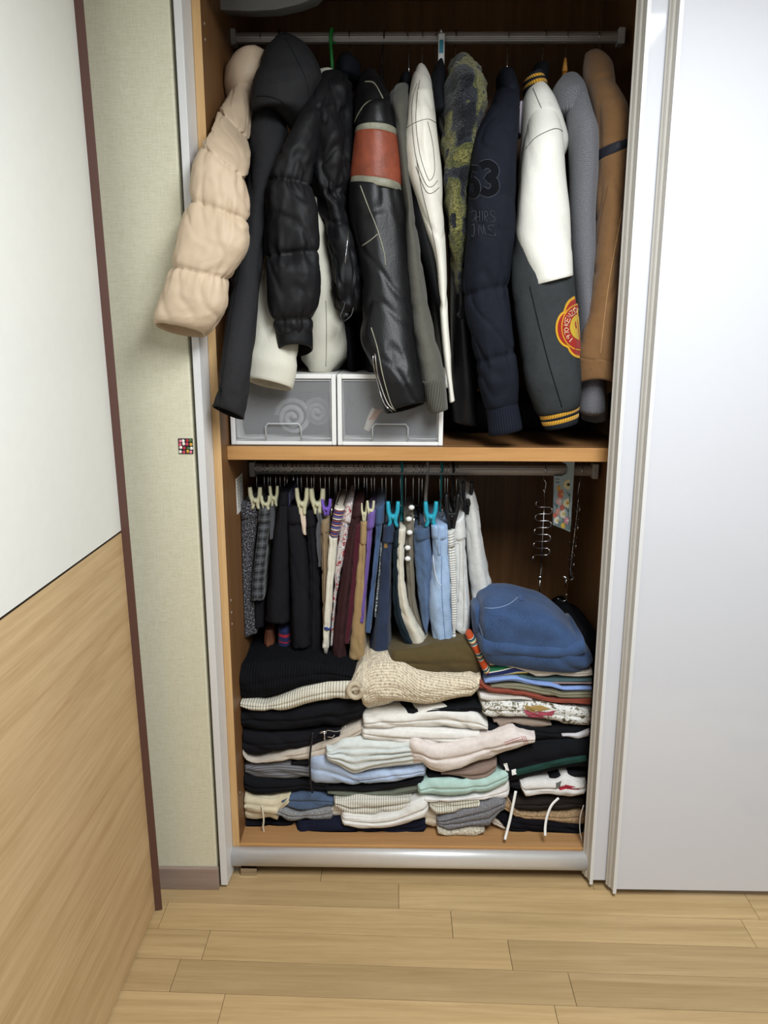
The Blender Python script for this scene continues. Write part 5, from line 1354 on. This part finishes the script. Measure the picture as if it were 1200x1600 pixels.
fold('shirt', 'white shirt below the flap folded one', [(569, 1139), (600, 1140), (640, 1142), (690, 1144), (748, 1146)], [(570, 1158), (600, 1164), (660, 1168), (720, 1167), (748, 1160)], cloth('e8e6e2'), 'shirt', Y=1.828, layers=2, fa=.006)
g, o = fold('white_jeans', 'bluish white jeans folded in many layers on the pale denim', [(518, 1172), (530, 1164), (570, 1162), (610, 1164), (650, 1160), (662, 1168)], [(512, 1188), (530, 1202), (545, 1214), (556, 1219), (580, 1212), (620, 1204), (662, 1200)], cloth('d9dfdd', 'plain', .9), 'jeans', Y=1.815, layers=5, la=.011, fa=.006, ff=30)
fold('pale_jeans', 'pale blue denim folded below the bluish white jeans', [(492, 1184), (510, 1186), (540, 1204), (560, 1212), (600, 1206), (662, 1198)], [(500, 1230), (510, 1232), (560, 1230), (610, 1226), (662, 1216)], cloth('93a6c6', 'denim'), 'jeans', Y=1.826, fa=.006)
fold('black_garment', 'black folded top below the pale blue denim', [(508, 1232), (560, 1230), (610, 1226), (661, 1216)], [(512, 1237), (560, 1240), (610, 1238), (661, 1226)], BK2, Y=1.836, layers=2)
fold('sage_garment', 'dull sage green top below the black folded one', [(512, 1237), (560, 1240), (610, 1238), (661, 1226)], [(520, 1243), (560, 1248), (620, 1247), (660, 1240)], cloth('6d7366'), Y=1.838)
g, o = fold('knit_shorts', 'white shorts with ribbed elastic waist, low in the second pile', [(524, 1250), (560, 1248), (600, 1249), (638, 1250)], [(528, 1262), (545, 1277), (580, 1278), (620, 1272), (640, 1262)], cloth('d9d6cb', 'ribv', .95, .8), 'shorts', Y=1.822, dep=.12, layers=2, la=.010, fa=.006, ff=60)
fold('white_trousers', 'white trousers folded under the ribbed waist shorts', [(540, 1276), (580, 1279), (620, 1272), (645, 1258), (662, 1252)], [(538, 1296), (560, 1300), (590, 1299), (640, 1292), (662, 1284)], cloth('e4e3df'), 'trousers', Y=1.806, dep=.12, layers=2, la=.008, fa=.006)
fold('white_roll', 'small rolled white cloth, upper one left of the ribbed waist shorts', [(513, 1262), (522, 1256), (536, 1256)], [(514, 1274), (524, 1278), (540, 1276)], cloth('e2e0da'), 'cloth', Y=1.842, dep=.10)
fold('white_roll', 'small rolled white cloth, lower one left of the ribbed waist shorts', [(518, 1276), (530, 1278), (540, 1277)], [(519, 1284), (530, 1288), (541, 1286)], cloth('ddd8cd'), 'cloth', Y=1.842, dep=.10)
# third pile
PK = cloth('e2d8d3')
g, o = fold('drawstring_trousers', 'pinkish white trousers with crumpled waist striped in red', [(648, 1162), (680, 1172), (720, 1162), (760, 1154), (800, 1146), (834, 1152)], [(660, 1200), (680, 1210), (720, 1208), (770, 1192), (810, 1172), (836, 1162)], PK, 'trousers', Y=1.806, layers=2, la=.008, fa=.012, ff=22, wa=.003)
for pts in ([(788, 1160), (800, 1156), (812, 1152)], [(790, 1163), (804, 1158), (816, 1155)], [(814, 1150), (818, 1158), (820, 1166)], [(817, 1150), (821, 1158), (823, 1166)], [(820, 1150), (824, 1158), (826, 1165)]):
    trace('stripe', o, pts, .0007, cloth('b25a5a'), .0004)
fold('taupe_garment', 'taupe grey folded cloth under the pinkish white trousers', [(690, 1208), (730, 1204), (774, 1192)], [(700, 1212), (740, 1222), (760, 1222), (775, 1206)], cloth('8d7a70'), Y=1.826)
fold('black_garment', 'black folded top between the taupe and the mint cloth', [(672, 1210), (700, 1211), (745, 1216)], [(670, 1222), (700, 1221), (760, 1224)], BK, Y=1.83)
fold('mint_garment', 'mint green fleece folded in the third pile', [(658, 1228), (672, 1222), (720, 1220), (760, 1218), (790, 1206)], [(657, 1246), (690, 1249), (730, 1246), (765, 1240), (792, 1226)], cloth('b4d2cb', 'plain', .95), Y=1.816)
fold('white_garment', 'white cloth folded under the mint green fleece', [(664, 1248), (700, 1249), (730, 1246), (765, 1240), (792, 1227)], [(665, 1252), (700, 1254), (745, 1252), (792, 1252)], cloth('e6e3e2'), Y=1.82)
fold('knit_shorts', 'cream shorts with ribbed gathered waist under the white cloth', [(672, 1253), (700, 1254), (748, 1250)], [(672, 1262), (682, 1277), (710, 1272), (746, 1262)], cloth('cfcbbc', 'ribv', .95, .8), 'shorts', Y=1.818, dep=.12, layers=2, la=.010, fa=.006, ff=50)
fold('sweat_shorts', 'grey marl sweat shorts low in the third pile', [(686, 1280), (710, 1272), (740, 1262), (768, 1252), (786, 1252)], [(687, 1296), (700, 1301), (730, 1297), (765, 1298), (784, 1272)], cloth('77777c', 'marl', .95), 'shorts', Y=1.812, dep=.12, layers=3, la=.008, fa=.008)
fold('cream_trousers', 'cream cloth folded at the very bottom of the third pile', [(685, 1297), (700, 1301), (730, 1298), (757, 1298)], [(686, 1304), (700, 1309), (745, 1313), (757, 1304)], cloth('ddd2bd', 'terry', .95, .8), 'trousers', Y=1.808, dep=.12)
fold('cream_roll', 'rolled cream cloth beside the ribbed waist cream shorts', [(663, 1262), (675, 1260), (690, 1278)], [(663, 1296), (676, 1298), (690, 1290)], cloth('d2c7b3'), 'cloth', Y=1.832, dep=.10, layers=2)
# right pile
JN = cloth('2c4672', 'denim', .9, .7)
g = thing('folded_jeans', 'mid blue jeans folded loosely on top of the stack beside the door', 'jeans', GF)
oj = loft('folded_cloth', [(742, 952, 747, 1000), (748, 932, 754, 1022), (762, 925, 765, 1028), (790, 925, 795, 1030), (815, 928, 825, 1033), (840, 933, 858, 1034), (862, 946, 885, 1034), (887, 968, 908, 1032), (908, 992, 918, 1025)], JN, g, Y=[1.96, 1.94, 1.93, 1.93, 1.93, 1.93, 1.93, 1.93, 1.93], dep=[.09, .12, .12, .12, .12, .12, .12, .11, .09], M=90, step=.008, n=3.4, fa=.012, ff=7, fl_=5, cr=.007, cf=8, caps='rr', bulge=.3)
loft('leg_fold', [(735, 948, 752, 940), (737, 975, 756, 968), (743, 1000, 762, 1003), (752, 1020, 768, 1024)], JN, g, Y=1.93, dep=[.05, .06, .06, .05], M=40, n=2.6, fa=.006, cr=.004)
og = cloth('8fa3c2')
trace('seam_line', oj, [(757, 1028), (757, 1005), (752, 985), (743, 960)], .0010, og, .0004)
trace('pocket_edge', oj, [(757, 950), (775, 950), (795, 944), (812, 931)], .0010, og, .0004)
loft('leg_fold', [(757, 1000, 757, 1029), (780, 1004, 780, 1031), (820, 1009, 826, 1033), (858, 1011, 862, 1034), (895, 1008, 903, 1032), (912, 1002, 917, 1026)], JN, g, Y=1.808, dep=.10, sec='nose', nose=1.0, M=40, fa=.004, cr=.003, cf=12, caps='rr', bulge=.5)
patch('belt_loop', oj, [(808, 929), (815, 929), (818, 939), (812, 940)], cloth('2a457a', 'denim'), .003)
fold('black_trousers', 'black trousers lying behind and below the mid blue jeans', [(800, 1024), (850, 1030), (905, 985), (926, 1000)], [(800, 1034), (850, 1044), (905, 1046), (927, 1044)], BK, 'trousers', Y=1.90, dep=.14)
STR = ramp_v('striped_jersey', [(0, 'b8481f'), (.22, 'b8481f'), (.25, 'd8d2c0'), (.29, '28455c'), (.38, '5c7a70'), (.45, 'd9cf9a'), (.52, '97503a'), (.6, '38656a'), (.7, 'd8d2c0'), (.74, 'b8481f')], 1, 24)
g = thing('striped_jersey', 'orange striped jersey top hanging out of the stack left of the jeans', 'top', GF)
loft('sleeve', [(727, 991, 737, 986), (733, 1005, 746, 1000), (742, 1020, 754, 1014), (749, 1036, 759, 1030), (756, 1050, 765, 1042)], STR, g, Y=[1.90, 1.885, 1.87, 1.86, 1.855], dep=.022, M=22, fa=.002)
STR2 = ramp_v('striped_hem', [(0, '2f7a55'), (.3, '2f7a55'), (.34, 'e6e2d6'), (.4, '243060'), (.62, '243060'), (.66, 'e6e2d6'), (.72, 'd8bb3c'), (.97, 'd8bb3c')], 0, 21)
loft('hem', [(759, 1046, 762, 1060), (780, 1043, 785, 1058), (800, 1040, 812, 1056), (815, 1040, 826, 1055)], STR2, g, Y=1.846, dep=.12, sec='nose', M=20, step=.01, fa=.002)
fold('cream_trousers', 'cream trousers folded with a rolled edge under the jeans', [(766, 1034), (776, 1031), (800, 1040), (840, 1046), (880, 1050), (925, 1048)], [(766, 1042), (785, 1041), (810, 1048), (838, 1062), (870, 1058), (905, 1060), (926, 1056)], cloth('c9c1b4'), 'trousers', Y=1.838, fa=.005)
for (lab, y0, y1, c_, nm) in (('muted teal top folded thin under the cream trousers', 1058, 1064, '56757a', 'teal_garment'), ('pinkish taupe top folded thin under the muted teal one', 1064, 1068, 'a58c86', 'taupe_garment'), ('black top folded thin above the light blue shirt', 1067, 1071, '1b1b22', 'black_garment')):
    fold(nm, lab, [(812, y0 - 2), (850, y0 + 2), (925, y0 + 2)], [(812, y0), (850, y1 + 2), (925, y1 + 2)], cloth(c_), Y=1.848, fa=.002)
fold('blue_shirt', 'light blue shirt folded in the stack beside the door', [(758, 1064), (775, 1061), (805, 1058), (835, 1066), (860, 1068), (880, 1075), (925, 1075)], [(759, 1069), (775, 1070), (805, 1068), (835, 1074), (865, 1078), (885, 1082), (925, 1081)], cloth('88a3da'), 'shirt', Y=1.838, fa=.005)
fold('sage_shirt', 'sage grey shirt folded under the light blue one', [(768, 1071), (790, 1069), (820, 1069), (850, 1075), (880, 1082), (925, 1081)], [(769, 1077), (800, 1079), (830, 1084), (870, 1091), (925, 1092)], cloth('86826c'), 'shirt', Y=1.842, fa=.004)
fold('rust_garment', 'rust red top folded under the sage shirt', [(750, 1064), (758, 1072), (770, 1078), (800, 1080), (830, 1085), (870, 1092), (924, 1092)], [(752, 1078), (770, 1083), (800, 1085), (840, 1095), (870, 1103), (924, 1104)], cloth('8f4636'), Y=1.836, fa=.004)
fold('white_garment', 'white top folded under the rust red one', [(752, 1084), (775, 1084), (810, 1088), (832, 1092)], [(760, 1097), (775, 1097), (810, 1094), (832, 1095)], cloth('e3e0dc'), Y=1.842)
fold('grey_garment', 'pale grey top folded thin under the white one', [(776, 1096), (810, 1094), (832, 1094), (870, 1104), (923, 1106)], [(778, 1100), (810, 1099), (835, 1098), (870, 1110), (922, 1114)], cloth('9b9ca2'), Y=1.848)
t = NT('animal_print'); x = t.coord('UV'); a = t.noise(x, 34, 3, .75, 2.2)
b = t.n('ShaderNodeSeparateXYZ'); t.l(x, b.inputs[0])
hair = t.noise(t.coord('UV', (1, .12, 1), (0, 0, .6)), 190, 2, .7)
f = t.math('ADD', t.math('MULTIPLY', a, .8), t.math('MULTIPLY', hair, .35))
col = t.ramp(f, [(.40, '17161a'), (.52, '8b8570'), (.56, 'e6e6e2'), (.68, 'd8d8d4'), (.72, '1c1b1e')])
ANI = t.done(col, .85, .2)
g, o = fold('printed_garment', 'black and white fur print top with a pink patch', [(758, 1102), (775, 1098), (815, 1100), (850, 1100), (890, 1108), (921, 1112)], [(757, 1118), (775, 1124), (815, 1124), (840, 1126), (880, 1134), (921, 1136)], ANI, Y=1.832, fa=.006)
patch('pink_patch', o, [(818, 1108), (830, 1114), (845, 1112), (868, 1110), (862, 1119), (850, 1122), (836, 1125), (826, 1120), (821, 1115)], cloth('c2566a', 'terry', .9), .0012)
patch('gold_patch', o, [(815, 1101), (845, 1102), (862, 1108), (845, 1111), (832, 1113), (819, 1107)], cloth('b8995a', 'terry', .9), .0010)
fold('taupe_garment', 'taupe cloth folded unevenly under the fur print top', [(772, 1126), (790, 1124), (830, 1127), (860, 1132)], [(776, 1130), (782, 1140), (800, 1132), (835, 1136), (848, 1137), (862, 1134)], cloth('98887c'), Y=1.842)
fold('black_garment', 'black top crumpled under the taupe cloth beside the door', [(764, 1136), (790, 1136), (830, 1130), (860, 1136), (920, 1134)], [(764, 1150), (800, 1150), (840, 1160), (880, 1160), (919, 1158)], BK, Y=1.84, fa=.008)
fold('white_strip', 'small white satin edge sticking out between black garments beside the door', [(880, 1147), (900, 1148), (920, 1142)], [(884, 1154), (905, 1156), (920, 1152)], cloth('cfcdd2', 'plain', .4), 'cloth', Y=1.835, dep=.06)
g, o = fold('track_trousers', 'black track trousers with a dark green stripe and white labels', [(790, 1182), (830, 1164), (870, 1160), (919, 1156)], [(784, 1204), (800, 1230), (830, 1224), (870, 1212), (917, 1206)], cloth('16171b'), 'trousers', Y=1.822, layers=2, la=.004)
for pts, mt, rr in (([(806, 1207), (830, 1201), (860, 1194), (890, 1188), (916, 1184)], cloth('25453f'), .0042),):
    ribbon('green_stripe', o, pts, 9, mt, .0015)
patch('white_label', o, [(799, 1203), (806, 1201), (807, 1209), (800, 1211)], WHITEPL, .002); patch('white_label', o, [(779 + 8, 1193), (792, 1192), (795, 1204), (790, 1206)], WHITEPL, .002)
fold('black_garment', 'black folded top below the green striped track trousers', [(800, 1226), (830, 1222), (870, 1212), (917, 1206)], [(806, 1236), (830, 1232), (870, 1222), (916, 1216)], BK2, Y=1.832)
g, o = fold('printed_shorts', 'white shorts with red and grey print, rolled in two layers', [(818, 1226), (840, 1224), (870, 1222), (885, 1213), (912, 1222)], [(816, 1236), (822, 1249), (860, 1248), (895, 1252), (913, 1244)], cloth('dedbd8'), 'shorts', Y=1.816, dep=.12, layers=2, la=.009, fa=.007, ff=24)
patch('red_patch', o, [(872, 1231), (884, 1226), (898, 1229), (906, 1234), (888, 1233), (875, 1235)], cloth('a6263a'), .001)
patch('red_patch', o, [(842, 1246), (854, 1245), (854, 1248), (842, 1249)], cloth('a6263a'), .001)
patch('grey_patch', o, [(868, 1224), (878, 1220), (876, 1230), (866, 1233)], cloth('63625f'), .001); patch('grey_patch', o, [(856, 1240), (868, 1237), (866, 1247), (856, 1247)], cloth('63625f'), .001)
for i, (pts, lab) in enumerate((([(806, 1236), (802, 1256), (797, 1280), (792, 1300), (789, 1312)], 'white drawcord'), ([(873, 1247), (862, 1258), (855, 1275), (852, 1292), (852, 1306)], 'white drawcord'))):
    tube('drawcord', [at(x, y, 1.812 - .032 * k_ / 4) for k_, (x, y) in enumerate(pts)], .0038, WHITEPL, g, 8, smooth_n=4, flat=.6)
fold('brown_trousers', 'blackish brown trousers folded under the printed shorts', [(804, 1250), (830, 1249), (870, 1250), (913, 1250)], [(806, 1270), (840, 1273), (880, 1270), (912, 1268)], cloth('2a2523'), 'trousers', Y=1.83)
fold('fleece_garment', 'tan fleece folded under the blackish brown trousers', [(786, 1254), (800, 1258), (812, 1272), (850, 1273), (912, 1268)], [(788, 1268), (805, 1278), (850, 1282), (880, 1288), (910, 1291)], cloth('b99a74', 'terry', .98, .9), Y=1.832)
fold('black_trousers', 'black trousers folded at the bottom of the stack beside the door', [(777, 1268), (800, 1276), (850, 1281), (908, 1290)], [(780, 1286), (800, 1306), (850, 1312), (907, 1317)], cloth('14141a'), 'trousers', Y=1.826, layers=3, la=.004)
fold('white_strip', 'small white cloth edge sticking out left of the bottom black trousers', [(774, 1278), (786, 1284)], [(775, 1296), (789, 1298)], cloth('ddd8cf'), 'cloth', Y=1.836, dep=.06)
g = thing('thin_cable', 'thin white cable dangling beside the door at the bottom of the stack', 'cable')
tube('cable', [at(912, 1258, 1.80), at(907, 1275, 1.80), at(906, 1295, 1.80), at(909, 1312, 1.80), at(913, 1322, 1.80)], .0013, WHITEPL, g, 6, smooth_n=4)

# ------------------------------------------------------------------ settle empties at their base
bpy.context.view_layer.update()
for e in EMPTIES:
    lo_, hi_ = Vector((1e9,) * 3), Vector((-1e9,) * 3); ok = False
    for c in e.children_recursive:
        if c.type != 'MESH': continue
        ok = True
        for v in c.bound_box:
            p = c.matrix_world @ Vector(v)
            for i in range(3): lo_[i] = min(lo_[i], p[i]); hi_[i] = max(hi_[i], p[i])
    if not ok: continue
    base = Vector(((lo_.x + hi_.x) / 2, (lo_.y + hi_.y) / 2, lo_.z))
    e.location = base
    for c in e.children: c.matrix_parent_inverse = Matrix.Translation(-base)
